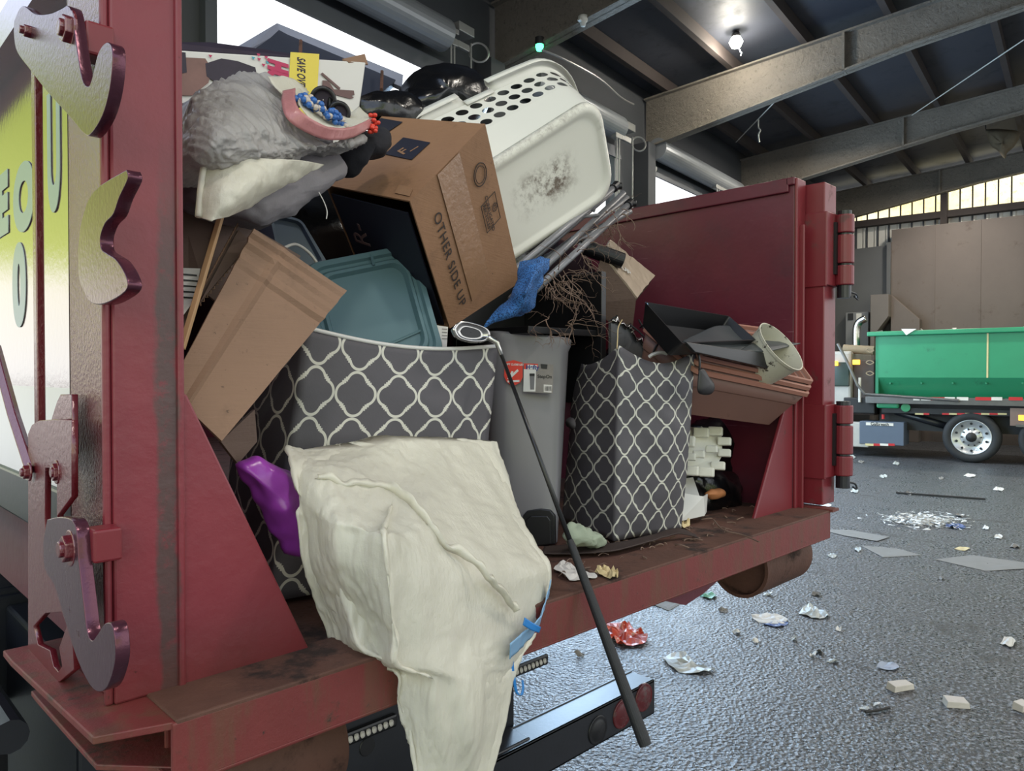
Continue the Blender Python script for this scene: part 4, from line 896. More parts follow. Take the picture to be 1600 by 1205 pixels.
rows = [
 [(447, 699, .13), (500, 706, .11), (560, 697, .10), (615, 685, .09), (640, 685, .09), (700, 687, .10), (776, 691, .14)],
 [(452, 724, .06), (500, 733, .0), (560, 735, .0), (615, 735, .015), (640, 735, .025), (705, 735, .03), (792, 742, .09)],
 [(466, 780, .0), (505, 800, -.08), (550, 806, -.12), (598, 815, -.15), (611, 815, -.16), (700, 790, -.08), (812, 800, .02)],
 [(474, 830, .0), (512, 830, -.10), (555, 838, -.14), (598, 838, -.205), (610, 838, -.215), (712, 840, -.14), (836, 850, -.04)],
 [(478, 880, .0), (522, 890, -.10), (562, 895, -.15), (604, 895, -.215), (617, 895, -.225), (725, 895, -.18), (861, 885, -.09)],
 [(498, 935, .0), (535, 940, -.08), (572, 950, -.14), (609, 950, -.215), (622, 950, -.225), (735, 950, -.19), (858, 930, -.10)],
 [(522, 985, .0), (548, 990, -.06), (582, 1000, -.12), (615, 1000, -.21), (628, 1000, -.22), (740, 1005, -.20), (842, 985, -.12)],
 [(548, 1022, -.01), (568, 1035, -.06), (595, 1040, -.12), (619, 1040, -.205), (631, 1040, -.215), (735, 1045, -.215), (815, 1030, -.14)],
 [(618, 1050, -.145), (632, 1054, -.16), (650, 1060, -.185), (672, 1063, -.21), (690, 1065, -.215), (740, 1070, -.22), (800, 1062, -.15)],
 [(622, 1095, -.145), (636, 1100, -.165), (658, 1104, -.19), (680, 1107, -.21), (700, 1109, -.215), (742, 1112, -.22), (792, 1105, -.155)],
 [(636, 1140, -.15), (648, 1146, -.17), (668, 1150, -.19), (690, 1152, -.205), (710, 1154, -.21), (745, 1156, -.21), (786, 1140, -.16)],
 [(645, 1185, -.155), (660, 1195, -.17), (680, 1200, -.18), (697, 1202, -.19), (715, 1204, -.19), (742, 1200, -.19), (775, 1180, -.165)],
 [(652, 1230, -.16), (664, 1238, -.165), (684, 1244, -.17), (698, 1245, -.17), (716, 1247, -.17), (738, 1240, -.17), (765, 1220, -.165)]]
mb, gb = loftbag(rows, [.05, .08, .13, .15, .16, .15, .13, .10, .03, .04, .045, .035, .015], amp=.006, freq=7, seed=4, k=18, kv=14, stretch=(1.3, 1, .5), fine=(.0022, 20, (1.2, 1, .35)), rib=(UP*1.0+RT*.12, .0028, 38, 2))
mb.build('bag_film', MT['white_bag'], wb, smooth=True)
sm = [Y(*q) for q in ((489, 748, -.005), (520, 757, -.02), (560, 762, -.025), (598, 766, -.03), (630, 785, -.08), (655, 810, -.12), (685, 850, -.15), (715, 868, -.165), (745, 890, -.185), (760, 910, -.19), (785, 935, -.17), (800, 958, -.16))]
sm = smooth_path(sm, 12); N3 = Vector((.1, -1, .15)).normalized(); rw = []
for i, q in enumerate(sm):
    w_ = .008+.006*noise.noise(q*40); z_ = .006*noise.noise(q*30+Vector((3, 1, 2)))
    rw.append([q+Vector((.0, -.006, z_)), q+Vector((.003, -.018-.008*noise.noise(q*25), w_*.8+z_)), q+Vector((.004, -.010, w_*1.9+z_))])
MB().grid(rw).build('seam_ruffle', MT['white_bag'], wb, smooth=True, solid=.0015)
# drawstring hem on the right
hm = patch([[Y(859, 905, -0.125), Y(852, 935, -0.130), Y(842, 965, -0.155), Y(820, 985, -0.170), Y(796, 1005, -0.195)], [Y(857, 925, -0.105), Y(849, 955, -0.110), Y(836, 985, -0.130), Y(815, 1010, -0.155), Y(795, 1030, -0.185)]], 6, 5)
MB().grid(crumple(hm, .004, 22, 3)).build('hem', MT['blue_tape'], wb, smooth=True, solid=.002)
hm = patch([[Y(820, 965, -0.180), Y(832, 973, -0.180), Y(845, 980, -0.180)], [Y(817, 977, -0.180), Y(830, 985, -0.180), Y(842, 989, -0.175)]], 5, 4)
MB().grid(hm).build('drawstring', MT['blue_cord'], wb, smooth=True, solid=.002)
pth = smooth_path([Y(*q) for q in ((800, 1015, -0.150), (800, 1040, -0.152), (803, 1062, -0.155), (807, 1082, -0.155), (814, 1086, -0.155), (817, 1076, -0.153), (816, 1063, -0.150))], 6)
rw = [[p+Vector((-.0045*(1-.5*i/len(pth)), 0, .001)), p+Vector((.0045*(1-.5*i/len(pth)), -.001, -.001))] for i, p in enumerate(pth)]
MB().grid(rw).build('drawstring', MT['blue_cord'], wb, smooth=True, solid=.0015)
ic = thing('carton', (.6, -.1, 1.32), 'pale carton showing through the big white bag, its corner pushing outwards', 'box')
a, b_, c, d_ = Y(520, 836, -.065), Y(603, 836, -.185), Y(621, 1022, -.185), Y(572, 1018, -.085)
bk = Vector((.10, .05, .0))
mb = MB(); mb.hexa([d_, c, c+bk, d_+bk, a, b_, b_+bk, a+bk]); mb.build('carton_body', mat('grey green carton', S(150, 156, 138), .6, 0, .05, 8), ic, .002)
for (q) in ((546, 926, 567, 970), (595, 925, 603, 965)):
    u0, u1 = (q[0]-520)/83, (q[2]-520)/83
    def fp(px, py):
        n_ = (b_-a).cross(d_-a); v = ray(px, py); return CAM+v*((a-CAM).dot(n_)/v.dot(n_))
    n_ = (b_-a).cross(d_-a).normalized(); n_ = n_ if n_.dot(CAM-a) > 0 else -n_
    mb = MB(); mb.prism([fp(q[0], q[1])+n_*.001, fp(q[2], q[1])+n_*.001, fp(q[2], q[3])+n_*.001, fp(q[0], q[3])+n_*.001], n_*.0005); mb.build('barcode', MT['black_ink'], ic)

# purple bag
pb = blob([(372, 726), (400, 722), (430, 725), (452, 745), (468, 780), (476, 815), (472, 850), (464, 868), (440, 845), (415, 805), (390, 760)], .13, .045, (432, 785), amp=.016, freq=13, seed=2, back=.3, k=10, rings=16).build('plastic_bag', MT['purple'], None, smooth=True)
tag(pb, 'shiny purple plastic bag beside the left gusset', 'plastic bag')

# ------------------------------------------------------------------ upper left: bin liners, printed carton, table, black bags
ub = thing('bin_liner', (.1, .2, 2.2), 'open white bin liner with pink drawstring hem and blue beads at the upper left', 'plastic bag')
rows = [
 [(262, 215, .22), (300, 150, .20), (345, 115, .24), (395, 106, .28), (440, 118, .30), (475, 134, .32)],
 [(256, 240, .18), (305, 185, .10), (355, 150, .13), (405, 140, .18), (445, 150, .22), (470, 160, .26)],
 [(258, 265, .17), (320, 225, .04), (375, 200, .05), (415, 185, .10), (450, 182, .15), (472, 192, .22)],
 [(270, 285, .18), (335, 258, .06), (395, 238, .06), (435, 220, .09), (470, 212, .13), (500, 215, .20)],
 [(300, 297, .20), (360, 275, .10), (420, 258, .10), (465, 240, .12), (510, 228, .15), (545, 226, .20)],
 [(340, 293, .23), (400, 280, .18), (450, 262, .18), (495, 245, .19), (535, 232, .20), (570, 214, .22)]]
mb, _ = loftbag(rows, [.12, .22, .26, .24, .18, .06], amp=.009, freq=9, seed=9, k=20, kv=20, stretch=(.5, 1, 1.6), rib=(RT*.75-UP*.6, .0055, 48, 3))
mb.build('bag_film', MT['clear_bag'], ub, smooth=True)
hm = patch([[Y(442, 145, .2), Y(441, 165, .14), Y(450, 188, .11), Y(480, 208, .11), (Y(515, 219, .13)), Y(550, 214, .17), Y(584, 196, .22)], [Y(462, 140, .20), Y(462, 158, .13), Y(470, 174, .10), Y(492, 189, .10), Y(517, 199, .12), Y(548, 198, .16), Y(582, 184, .22)]], 7, 4)
MB().grid(crumple(hm, .004, 14, 6)).build('pink_hem', MT['pink_tape'], ub, smooth=True, solid=.003)
hm = patch([[Y(460, 140, .215), Y(466, 168, .125), Y(482, 187, .115), Y(512, 202, .13), Y(548, 202, .165), Y(580, 187, .225)], [Y(475, 140, .32), Y(485, 158, .27), Y(505, 172, .24), Y(525, 183, .23), Y(545, 180, .26), Y(560, 170, .3)]], 7, 6)
MB().grid(crumple(hm, .007, 16, 8)).build('inner_film', MT['white_bag'], ub, smooth=True, solid=.002)
hm = patch([[Y(440, 120, .27), Y(465, 125, .29), Y(484, 143, .27)], [Y(420, 118, .22), Y(436, 140, .20), Y(462, 160, .21)]], 6, 6)
MB().grid(crumple(hm, .006, 14, 8)).build('folded_flap', MT['white_bag'], ub, smooth=True, solid=.002)
hm = patch([[Y(537, 160, .30), Y(548, 170, .28), Y(566, 184, .26)], [Y(533, 190, .28), Y(548, 192, .26), Y(562, 192, .25)]], 6, 6)
MB().grid(crumple(hm, .005, 14, 2)).build('folded_flap', MT['white_bag'], ub, smooth=True, solid=.002)
mb = MB(); c_ = Y(584, 194, .215)
for k in range(14):
    p = c_+Vector((random.uniform(-.012, .012), random.uniform(-.01, .01), random.uniform(-.022, .022))); mb.lathe(p-Vector((0, 0, .005)), (0, 0, 1), [(.0005, 0), (.005, .0015), (.006, .005), (.005, .0085), (.0005, .01)], 8)
mb.build('red_knot', MT['sticker_red'], ub, smooth=True)
MT['bead_blue'] = mat('blue beads', S(50, 104, 176), .3, 0, .3, 40); MT['bead_cream'] = mat('cream beads', S(196, 184, 172), .35, 0, .15, 40)
bd = []
for k in range(90):
    t = k/90; px = 466+74*t+random.uniform(-10, 10); py = 153+40*t+random.uniform(-9, 9); bd.append((px, py, .165+random.uniform(-.012, .012)-(.02 if .2 < t < .8 else 0)))
def bead(p, r): mb = MB(); mb.lathe(p-Vector((0, 0, r)), (0, 0, 1), [(.0005, 0), (r*.7, r*.3), (r, r), (r*.7, r*1.7), (.0005, r*2)], 9); return mb
kinds = [bead(Vector((0, 0, 0)), .0062), bead(Vector((0, 0, 0)), .0062)]
protob = []
for k, (px, py, yy) in enumerate(bd):
    kd = 0 if random.random() < .62 else 1
    if len(protob) <= kd or protob[kd] is None:
        while len(protob) <= kd: protob.append(None)
        o = bead(Vector((0, 0, 0)), .0068).build('bead', MT['bead_blue'] if kd == 0 else MT['bead_cream'], None, smooth=True, origin=Vector((0, 0, 0))); protob[kd] = o
        tag(o, ('blue bead' if kd == 0 else 'cream bead')+' of a loose heap in the mouth of the pink-hemmed bin liner', 'bead', ('blue' if kd == 0 else 'cream')+' beads in the pink-hemmed liner')
    else: o = protob[kd].copy(); COL.objects.link(o)
    o.location = Y(px, py, yy)
gg = thing('goggles', Y(515, 160, .26), 'black goggles lying beside the blue beads in the open bin liner', 'goggles')
for (px, py, r) in ((505, 156, .026), (530, 176, .022)):
    c_ = Y(px, py, .25 if r > .024 else .235); ax_ = (CAM-c_).normalized()
    mb = MB(); mb.lathe(c_, ax_, [(r-.005, -.012), (r-.005, .002), (r, .004), (r+.004, 0), (r+.003, -.014), (r-.005, -.012)], 28); mb.build('eyecup', MT['black_plastic'], gg, smooth=True)
    mb = MB(); mb.lathe(c_, ax_, [(.001, -.006), (r-.004, -.006)], 28); mb.build('lens', MT['dark_print'], gg)
mb = MB(); mb.box(Y(521, 163, .25)-Vector((.015, .006, .012)), Y(521, 163, .25)+Vector((.015, .006, .012))); b0 = mb.build('bridge', MT['black_plastic'], gg, .003)
quadplate([Y(521, 154, .2435), Y(528, 158, .2435), Y(526, 164, .2435), Y(519, 160, .2435)], 'bridge_tag', MT['sticker_white'], b0, -.001)
# lower liner under it
lb_ = thing('bin_liner', (.1, .15, 2.05), 'pale cream liner hanging in a pointed fold under the pink-hemmed bin liner', 'plastic bag')
ht = patch([[Y(322, 232, .12), Y(370, 243, .09), Y(420, 248, .08), Y(465, 250, .10), Y(508, 258, .15)],
 [Y(318, 262, .10), Y(362, 268, .065), Y(405, 270, .06), Y(445, 270, .09), Y(488, 270, .14)],
 [Y(314, 292, .09), Y(352, 296, .05), Y(390, 294, .05), Y(425, 290, .08), Y(462, 285, .13)],
 [Y(311, 318, .08), Y(342, 323, .045), Y(372, 318, .05), Y(402, 308, .08), Y(430, 300, .12)],
 [Y(309, 339, .08), Y(330, 344, .05), Y(350, 343, .055), Y(374, 333, .08), Y(396, 320, .11)]], 12, 12)
MB().grid(crumple(crumple(ht, .006, 10, 14), .003, 26, 4)).build('bag_film', MT['white_bag'], lb_, smooth=True, solid=.004)
mb = MB(); mb.tube(smooth_path([Y(322, 232, .115), Y(318, 262, .095), Y(314, 292, .085), Y(310, 339, .075)], 6), .006, 8); mb.build('seam', MT['white_bag'], lb_, smooth=True)
gb_ = thing('fabric_bag', (.3, .3, 2.05), 'grey cloth bag slumped beneath the white liners at the upper left', 'bag')
rows = [[(262, 215, .30), (330, 235, .26), (400, 250, .24), (460, 230, .26), (520, 215, .32)],
        [(258, 260, .28), (330, 270, .20), (400, 275, .17), (470, 262, .20), (530, 240, .28)],
        [(262, 300, .27), (330, 300, .18), (405, 300, .14), (475, 290, .18), (541, 270, .26)],
        [(285, 325, .26), (345, 330, .18), (410, 332, .15), (465, 318, .18), (515, 296, .25)],
        [(340, 340, .25), (370, 346, .21), (405, 357, .19), (435, 350, .20), (465, 335, .24)]]
mb, _ = loftbag(rows, [.10, .18, .2, .16, .05], amp=.010, freq=8, seed=21, k=12, kv=12, fine=(.004, 18, (1, 1, 1))); mb.build('bag_cloth', MT['grey_bag'], gb_, smooth=True)
mb = MB(); mb.tube(smooth_path([Y(498, 300, .2), Y(506, 315, .2), Y(511, 330, .2), Y(510, 342, .2)], 6), .0012, 6); mb.build('loose_thread', MT['paper'], gb_)
bc = blob([(530, 232), (555, 215), (585, 206), (602, 212), (600, 232), (585, 246), (560, 252), (545, 275), (530, 262)], .30, .06, (562, 235), amp=.012, freq=16, seed=5).build('black_cloth', MT['black_cloth'], None, smooth=True)
tag(bc, 'crumpled black cloth between the pink-hemmed liner and the big cardboard box', 'cloth')
# printed carton
dc = thing('printed_carton', (.6, .75, 2.2), 'white and yellow printed product carton standing behind the bags at the top left', 'box')
yk = .62
DC = [Y(262, 77, yk), Y(572, 97, yk-.02), Y(552, 240, yk-.02), Y(262, 250, yk)]
mb = MB(); d2 = Vector((.02, .26, 0)); mb.hexa([DC[3], DC[2], DC[2]+d2, DC[3]+d2, DC[0], DC[1], DC[1]+d2, DC[0]+d2]); mb.build('carton_body', MT['white_card'], dc, .004)
fnD = (DC[1]-DC[0]).cross(DC[3]-DC[0]).normalized(); fnD = fnD if fnD.dot(CAM-DC[0]) > 0 else -fnD
def dq(pts, name, ma, lift=.003):
    ps = [onplane(a, b_, DC[0], DC[1], DC[3])+fnD*lift for a, b_ in pts]; mb = MB(); mb.prism(ps, fnD*.0006); return mb.build(name, ma, dc)
def dp(a, b_, lift=.0037): return onplane(a, b_, DC[0], DC[1], DC[3])+fnD*lift
dq([(453, 82), (498, 85), (492, 200), (447, 200)], 'yellow_panel', MT['yellow'])
dq([(281, 90), (320, 92), (330, 108), (325, 130), (300, 150), (281, 150)], 'photo_print', MT['brown_print']); dq([(320, 100), (345, 92), (370, 96), (398, 106), (402, 125), (380, 135), (340, 132), (322, 120)], 'photo_print', MT['dark_print'], .0034)
dq([(281, 82), (289, 83), (291, 114), (281, 116)], 'print_block', MT['dark_print'], .004)
for k, (px, py) in enumerate([(412, 88), (414, 96), (401, 91), (408, 100), (392, 89), (325, 86), (400, 84)]): dq([(px, py), (px+6, py+1), (px+3, py+5)], 'heart_print', MT['teal_print'] if k % 3 == 1 else MT['magenta'], .0034)
du = (dp(433, 150)-dp(433, 100)).normalized(); dv = (dp(447, 110)-dp(420, 108)).normalized()
HS = (dp(447, 110)-dp(418, 108)).length
text('carton_lettering', 'HUG', dp(432, 96), du, dv, HS*1.30, MT['magenta'], dc, .0006, 'LEFT', .006, .55)
text('carton_lettering', 'SAVE OVER', dp(469, 91), du, dv, HS*.62, MT['dark_print'], dc, .0006, 'LEFT', .001, .52)
dq([(503, 126), (512, 127), (521, 140), (552, 142), (553, 149), (548, 150), (552, 153), (547, 155), (502, 143)], 'torn_patch', MT['card_print']); dq([(503, 114), (531, 138), (529, 141), (500, 116)], 'torn_patch', MT['card_print'], .0034)
slab([Y(535, 92, yk-.01), Y(570, 84, yk+.03), Y(575, 100, yk-.015), Y(545, 97, yk-.02)], .004, 'box_flap', MT['card'], dc)
slab([Y(262, 66, yk+.01), Y(330, 66, yk+.1), Y(420, 78, yk+.1), Y(500, 92, yk+.02), Y(262, 76, yk+.0)], .004, 'lid_flap', MT['dark_print'], dc)
# dark table
tbt = thing('table', (.9, 1.1, 2.3), 'dark table top tilted on top of the load in front of the bright doorway', 'table')
ta = [Y(365, 78, 1.0), Y(435, 38, 1.25), Y(627, 118, .95), Y(560, 175, .75)]
MT['table_grey'] = mat('slate table board', S(48, 52, 66), .5, 0, .08, 6)
slab(ta, .03, 'table_top', MT['table_grey'], tbt, .003)
MT['table_edge'] = mat('pale grey table edge', S(128, 132, 150), .4, 0, .06, 8)
slab([Y(362, 78, .98), Y(433, 36, 1.22), Y(437, 51, 1.2), Y(386, 79, .98)], .02, 'table_apron', MT['table_edge'], tbt); slab([Y(433, 36, 1.22), Y(630, 117, .92), Y(628, 136, .90), Y(437, 51, 1.2)], .02, 'table_apron', MT['table_edge'], tbt)
for (a, b_, c_) in (((470, 64, 1.0), (468, 112, .75), 0), ((597, 112, .9), (596, 140, .8), 0)):
    mb = MB(); mb.tube([Y(*a), Y(*b_)], .006, 6); mb.build('table_bolt', MT['rust'], tbt)
for nm, ol, yy, th, ce, sd_, lb2 in (
 ('bin_bag', [(600, 165), (632, 140), (648, 114), (685, 107), (735, 122), (752, 150), (735, 195), (660, 215), (610, 210), (596, 190)], .85, .18, (650, 160), 31, 'glossy black bin bag bulging behind the white laundry basket'),
 ('bin_bag', [(558, 160), (575, 148), (600, 145), (640, 150), (660, 175), (640, 205), (590, 205), (565, 190)], .62, .06, (605, 175), 33, 'small shiny black bin bag between the printed carton and the big cardboard box')):
    o = blob(ol, yy, th, ce, amp=.012, freq=11, seed=sd_).build(nm, MT['black_bag'], None, smooth=True); tag(o, lb2, 'plastic bag')

# ------------------------------------------------------------------ white laundry basket
lbk = thing('laundry_basket', (1.3, .4, 2.2), 'white plastic laundry basket with round holes and a scuffed base, tipped on the load', 'basket')
bs = [Y(728, 282, .44), Y(935, 150, .28), Y(960, 300, .36), Y(775, 425, .50)]
rm = [Y(600, 203, .60), Y(868, 86, .50), Y(935, 240, .72), Y(700, 380, .80)]
bn_ = (bs[1]-bs[0]).cross(bs[3]-bs[0]).normalized(); bn_ = bn_ if bn_.dot(CAM-bs[0]) > 0 else -bn_
def lerp4(a, c, t): return [p*(1-t)+q*t for p, q in zip(a, c)]
def basket_wall(l0, l1, ma, name, uvf=None, nv=8):
    loops, uvs = [], []
    for i in range(nv+1):
        t = i/nv; lp, o2 = rloop(lerp4(bs, rm, l0*(1-t)+l1*t), .27, 7, 12); loops.append(lp)
        L_ = [0]
        for j in range(len(lp)): L_.append(L_[-1]+1.0/len(lp))
        uvs.append([(L_[j], t) for j in range(len(lp))])
    return loops, uvs
# base with recessed panel
lv, uvl = [], []
for ins, h, r_ in ((.12, -.004, .21), (.085, -.003, .22), (.06, .004, .23), (.02, .004, .25), (-.01, -.004, .26), (-.02, -.02, .27)):
    lp, o2 = rloop([q+bn_*h for q in bs], r_, 7, 12, ins); lv.append(lp); uvl.append(o2)
mb = MB(); mb.grid(lv, uvl, close=True); capped(mb, False, True, len(lv[0])); mb.uv[len(mb.f)-1] = uvl[0][::-1]
mb.build('base', MT['scuffed'], lbk, smooth=True, solid=.003)
bs_o = [q-bn_*.02 for q in bs]; cb = sum(bs_o, Vector())/4; bs_o = [cb+(q-cb)*1.02 for q in bs_o]
def wall(t0, t1, n_, ma, name, holes=None):
    loops, uvs = [], []
    for i in range(n_+1):
        t = t0+(t1-t0)*i/n_; lp, o2 = rloop(lerp4(bs_o, rm, t), .27, 7, 12); loops.append(lp); uvs.append(o2)
    mb = MB(); nc = len(loops[0]); per = [0]
    lp = loops[0]
    for j in range(nc): per.append(per[-1]+(lp[(j+1) % nc]-lp[j]).length)
    for i in range(n_):
        for j in range(nc):
            j2 = (j+1) % nc; b0 = len(mb.v); mb.v += [loops[i][j], loops[i][j2], loops[i+1][j2], loops[i+1][j]]
            v0, v1 = 3.3*i/n_-.15, 3.3*(i+1)/n_-.15; u0, u1 = per[j]/.057, per[j+1]/.057
            mb.uv[len(mb.f)] = [(u0+.3*v0, v0), (u1+.3*v0, v0), (u1+.3*v1, v1), (u0+.3*v1, v1)]; mb.f.append([b0, b0+1, b0+2, b0+3]); mb.mi.append(0)
    return mb.build(name, ma, lbk, smooth=True, merge=1e-5, fix=True)
wall(0, .40, 4, MT['white_plastic'], 'lower_wall'); wall(.40, .86, 6, MT['perforated'], 'perforated_wall'); 
def partial(t0, t1, j0, j1, name, out0=0, out1=.0, lift=0):
    a, _ = rloop(lerp4(bs_o, rm, t0), .27, 7, 12); c, _ = rloop(lerp4(bs_o, rm, t1), .27, 7, 12); nc = len(a)
    ca = sum(a, Vector())/nc; cc = sum(c, Vector())/nc; rows = [[], [], [], []]
    for j in range(j0, j1+1):
        jj = j % nc; p, q = a[jj], c[jj]; od = (q-cc).normalized(); axd = (q-p).normalized()
        rows[0].append(p); rows[1].append(q); rows[2].append(q+od*out1); rows[3].append(q+od*(out1+.003)-axd*.022)
    mb = MB(); mb.grid(rows); return mb.build(name, MT['white_plastic'], lbk, smooth=True, solid=.003)
nc_ = len(rloop(rm, .27, 7, 12)[0])
# loop starts at corner 0 (px 600) and runs along the long upper edge first
partial(.86, 1.0, -14, 11, 'rim', 0, .022); partial(.86, 1.0, 14, nc_-19, 'rim', 0, .022)
partial(.86, .90, 11, 14, 'handle_notch', 0, .004)

# ------------------------------------------------------------------ folding frame, blue mesh bag, roots, black shelf
fr_ = thing('folding_frame', (1.4, .5, 1.95), 'bundle of grey metal tubes with black end caps, folded frame sticking out below the basket', 'folding frame')
for a, b_, cap in (((800, 425, .42), (962, 291, .40), 1), ((836, 432, .36), (974, 302, .44), 0), ((862, 430, .30), (984, 318, .36), 1), ((820, 415, .50), (955, 300, .50), 0), ((850, 408, .5), (980, 309, .44), 0), ((862, 398, .55), (985, 330, .44), 0)):
    mb = MB(); p, q = Y(*a), Y(*b_); d_ = (q-p).normalized(); mb.tube([p-d_*.15, q], .0115, 14); mb.build('tube', MT['tube_steel'], fr_, smooth=True)
    if cap: mb = MB(); mb.tube([q-d_*.02, q+d_*.012], .017, 14); mb.tube([q+d_*.0-UP*.0+RT*-.012, q+RT*.024], .013, 10); mb.build('end_cap', MT['black_plastic'], fr_, .003)
mb = MB(); mb.tube([Y(870, 350, .47), Y(900, 340, .43), Y(935, 336, .40)], .006, 8); mb.tube([Y(905, 318, .45), Y(930, 330, .41)], .006, 8); mb.build('cross_brace', MT['tube_steel'], fr_)
ms = patch([[Y(812, 408, .18), Y(840, 398, .16), Y(864, 402, .17)], [Y(806, 430, .16), Y(835, 425, .10), Y(856, 428, .14)], [Y(800, 452, .16), Y(822, 455, .07), Y(842, 458, .13)], [Y(785, 478, .17), Y(815, 480, .10), Y(838, 484, .14)], [Y(762, 500, .18), Y(790, 497, .15), Y(826, 490, .16)], [Y(756, 514, .19), Y(770, 508, .18), Y(790, 502, .18)]], 9, 8)
o = MB().grid(crumple(ms, .016, 13, 3)).build('mesh_bag', MT['mesh_blue'], None, smooth=True, solid=.003); tag(o, 'crumpled blue mesh bag hanging at the lower right corner of the cardboard box', 'bag')
mb = MB(); rnd = random.Random(5)
def rootlet(p, d_, L, r, depth=0):
    pts = [p]
    for k in range(6):
        d_ = (d_+Vector((rnd.uniform(-.5, .5), rnd.uniform(-.5, .5), rnd.uniform(-.5, .35)))).normalized(); pts.append(pts[-1]+d_*L/6)
        if depth < 2 and rnd.random() < .4: rootlet(pts[-1], (d_+Vector((rnd.uniform(-1, 1), rnd.uniform(-1, .6), rnd.uniform(-1, 1)))).normalized(), L*.55, r*.65, depth+1)
    mb.tube(smooth_path(pts, 3), [r*(1-.7*i/18) for i in range(19)], 5)
for k in range(44):
    c_ = rnd.choice([(865, 440, .22), (880, 430, .26), (905, 405, .30), (930, 355, .36), (870, 450, .20), (850, 490, .22), (880, 500, .24), (900, 500, .25), (955, 340, .34), (905, 390, .3)])
    rootlet(Y(c_[0]+rnd.uniform(-18, 18), c_[1]+rnd.uniform(-12, 12), c_[2]+rnd.uniform(-.02, .05)), Vector((rnd.uniform(-1, 1), rnd.uniform(-1, .3), rnd.uniform(-1, .6))).normalized(), rnd.uniform(.06, .16), rnd.uniform(.0012, .0024))
o = mb.build('dry_roots', MT['twig'], None, smooth=True); tag(o, 'tangle of dry brown roots and straw caught on the grey tubes and black shelf', 'roots', kind='stuff')
sh = thing('shelf_unit', (1.4, .4, 1.9), 'small black shelf unit behind the pedal bin, roots lying on its shelf', 'shelf')
p0 = Y(943, 560, .30); p1 = Y(943, 426, .32)
mb = MB(); x0, x1 = p0.x-.012, p0.x+.014; mb.box((x0, .30, 1.72), (x1, .68, p1.z)); mb.build('side_panel', MT['black_wood'], sh, .002)
z0 = Y(900, 520, .30).z; mb = MB(); mb.box((Y(790, 515, .42).x, .32, z0-.008), (x0, .66, z0+.014)); mb.build('shelf_board', MT['black_wood'], sh, .002)
mb = MB(); mb.box((Y(790, 515, .42).x, .66, 1.72), (x0, .68, p1.z)); mb.build('back_panel', MT['black_wood'], sh, .002)
# torn carton and black foam tube by the right wall
o = thing('torn_carton', (1.9, .6, 2.0), 'torn piece of silvery brown carton leaning on the right wall behind the black shelf', 'cardboard')
ca = [Y(952, 376, .55), Y(1022, 432, .48), Y(994, 466, .40), Y(940, 398, .46)]
rows = []
for i in range(13):
    rows.append([bil(ca, j/12, i/12)+Vector((0, 0, .006*noise.noise(Vector((i*.9, j*.7, 3)))))+((ca[3]-ca[0]).normalized()*(.012*noise.noise(Vector((j*2.3, 0, 1)))) if i == 0 else Vector()) for j in range(13)])
MB().grid(rows).build('face_sheet', mat('silvery torn carton', S(178, 160, 142), .45, 0, .15, 14), o, solid=.012)
slab([ca[3], ca[2], ca[2]+Vector((.05, .06, -.16)), ca[3]+Vector((.0, .06, -.18))], .008, 'lower_side', MT['card_dark'], o)
slab([ca[2], ca[1], ca[1]+Vector((.02, .05, -.04)), ca[2]+Vector((.02, .05, -.04))], .006, 'side_edge', MT['card_dark'], o)
text('carton_print', 'UP', Y(974, 424, .455)+Vector((0, -.012, .004)), ca[1]-ca[0], ca[0]-ca[3], .045, MT['white_card'], o, .001, 'CENTER', .001)
mb = MB(); mb.tube([Y(905, 383, .52), Y(973, 408, .42)], .030, 24); o = mb.build('foam_tube', MT['black_plastic'], None, .002); tag(o, 'black foam tube resting on the torn carton by the right wall', 'tube')
# ------------------------------------------------------------------ right side of the load: planters, trays, pot
def planter(off, label, first):
    t = thing('planter_box', (1.95, .05, 1.8), label, 'planter', 'nested brown planter boxes')
    c = [Y(1097, 556, .0), Y(1273, 597, -.088), Y(1213, 514, .055), Y(1012, 488, .20)]
    n_ = (c[1]-c[0]).cross(c[3]-c[0]).normalized(); n_ = n_ if n_.z > 0 else -n_
    c = [q+Vector(off) for q in c]; u = (c[1]-c[0]).normalized()
    L = lambda h: [q-n_*h for q in c]
    dn = Vector((-.02, -.0, -1)) * .0
    def lev(h, ins, r=.07): return ([q-n_*h+Vector((-.03, -.02, -.02))*(h/.17) for q in c], r, ins)
    shade(loftq([lev(.012, .035), lev(.06, .07), lev(.064, .085), lev(.17, .17, .10)], MT['planter'], 'tub_wall', t, cap=(False, True), solid=.003), .6)
    shade(loftq([lev(.012, .036), lev(.013, -.0), lev(.0, .0), lev(.0, .035), lev(.012, .036)], MT['planter_rim'], 'rim', t, cap=(False, False)), .4)
    return t
planter((-.024, .004, -.046), 'lowest of three nested brown planter boxes by the right gusset', True)
planter((-.012, .002, -.023), 'middle one of three nested brown planter boxes by the right gusset', False)
planter((0, 0, 0), 'topmost of three nested brown planter boxes, holding a dark tray and a stained pot', False)
tr_ = thing('plastic_tray', (1.9, .1, 1.95), 'deep black plastic tray lying tilted in the topmost brown planter', 'tray')
c = [Y(1066, 536, -.05), Y(1181, 531, -.04), Y(1139, 494, .07), Y(1008, 472, .10)]
n_ = (c[1]-c[0]).cross(c[3]-c[0]).normalized(); n_ = n_ if n_.dot(CAM-c[0]) > 0 else -n_
shade(loftq([([q-n_*.07 for q in c], .06, .12), ([q-n_*.004 for q in c], .04, .0), (c, .04, -.01), (c, .04, .012), ([q-n_*.06 for q in c], .06, .12)], MT['black_plastic'], 'tray_body', tr_, cap=(True, True)), .5)
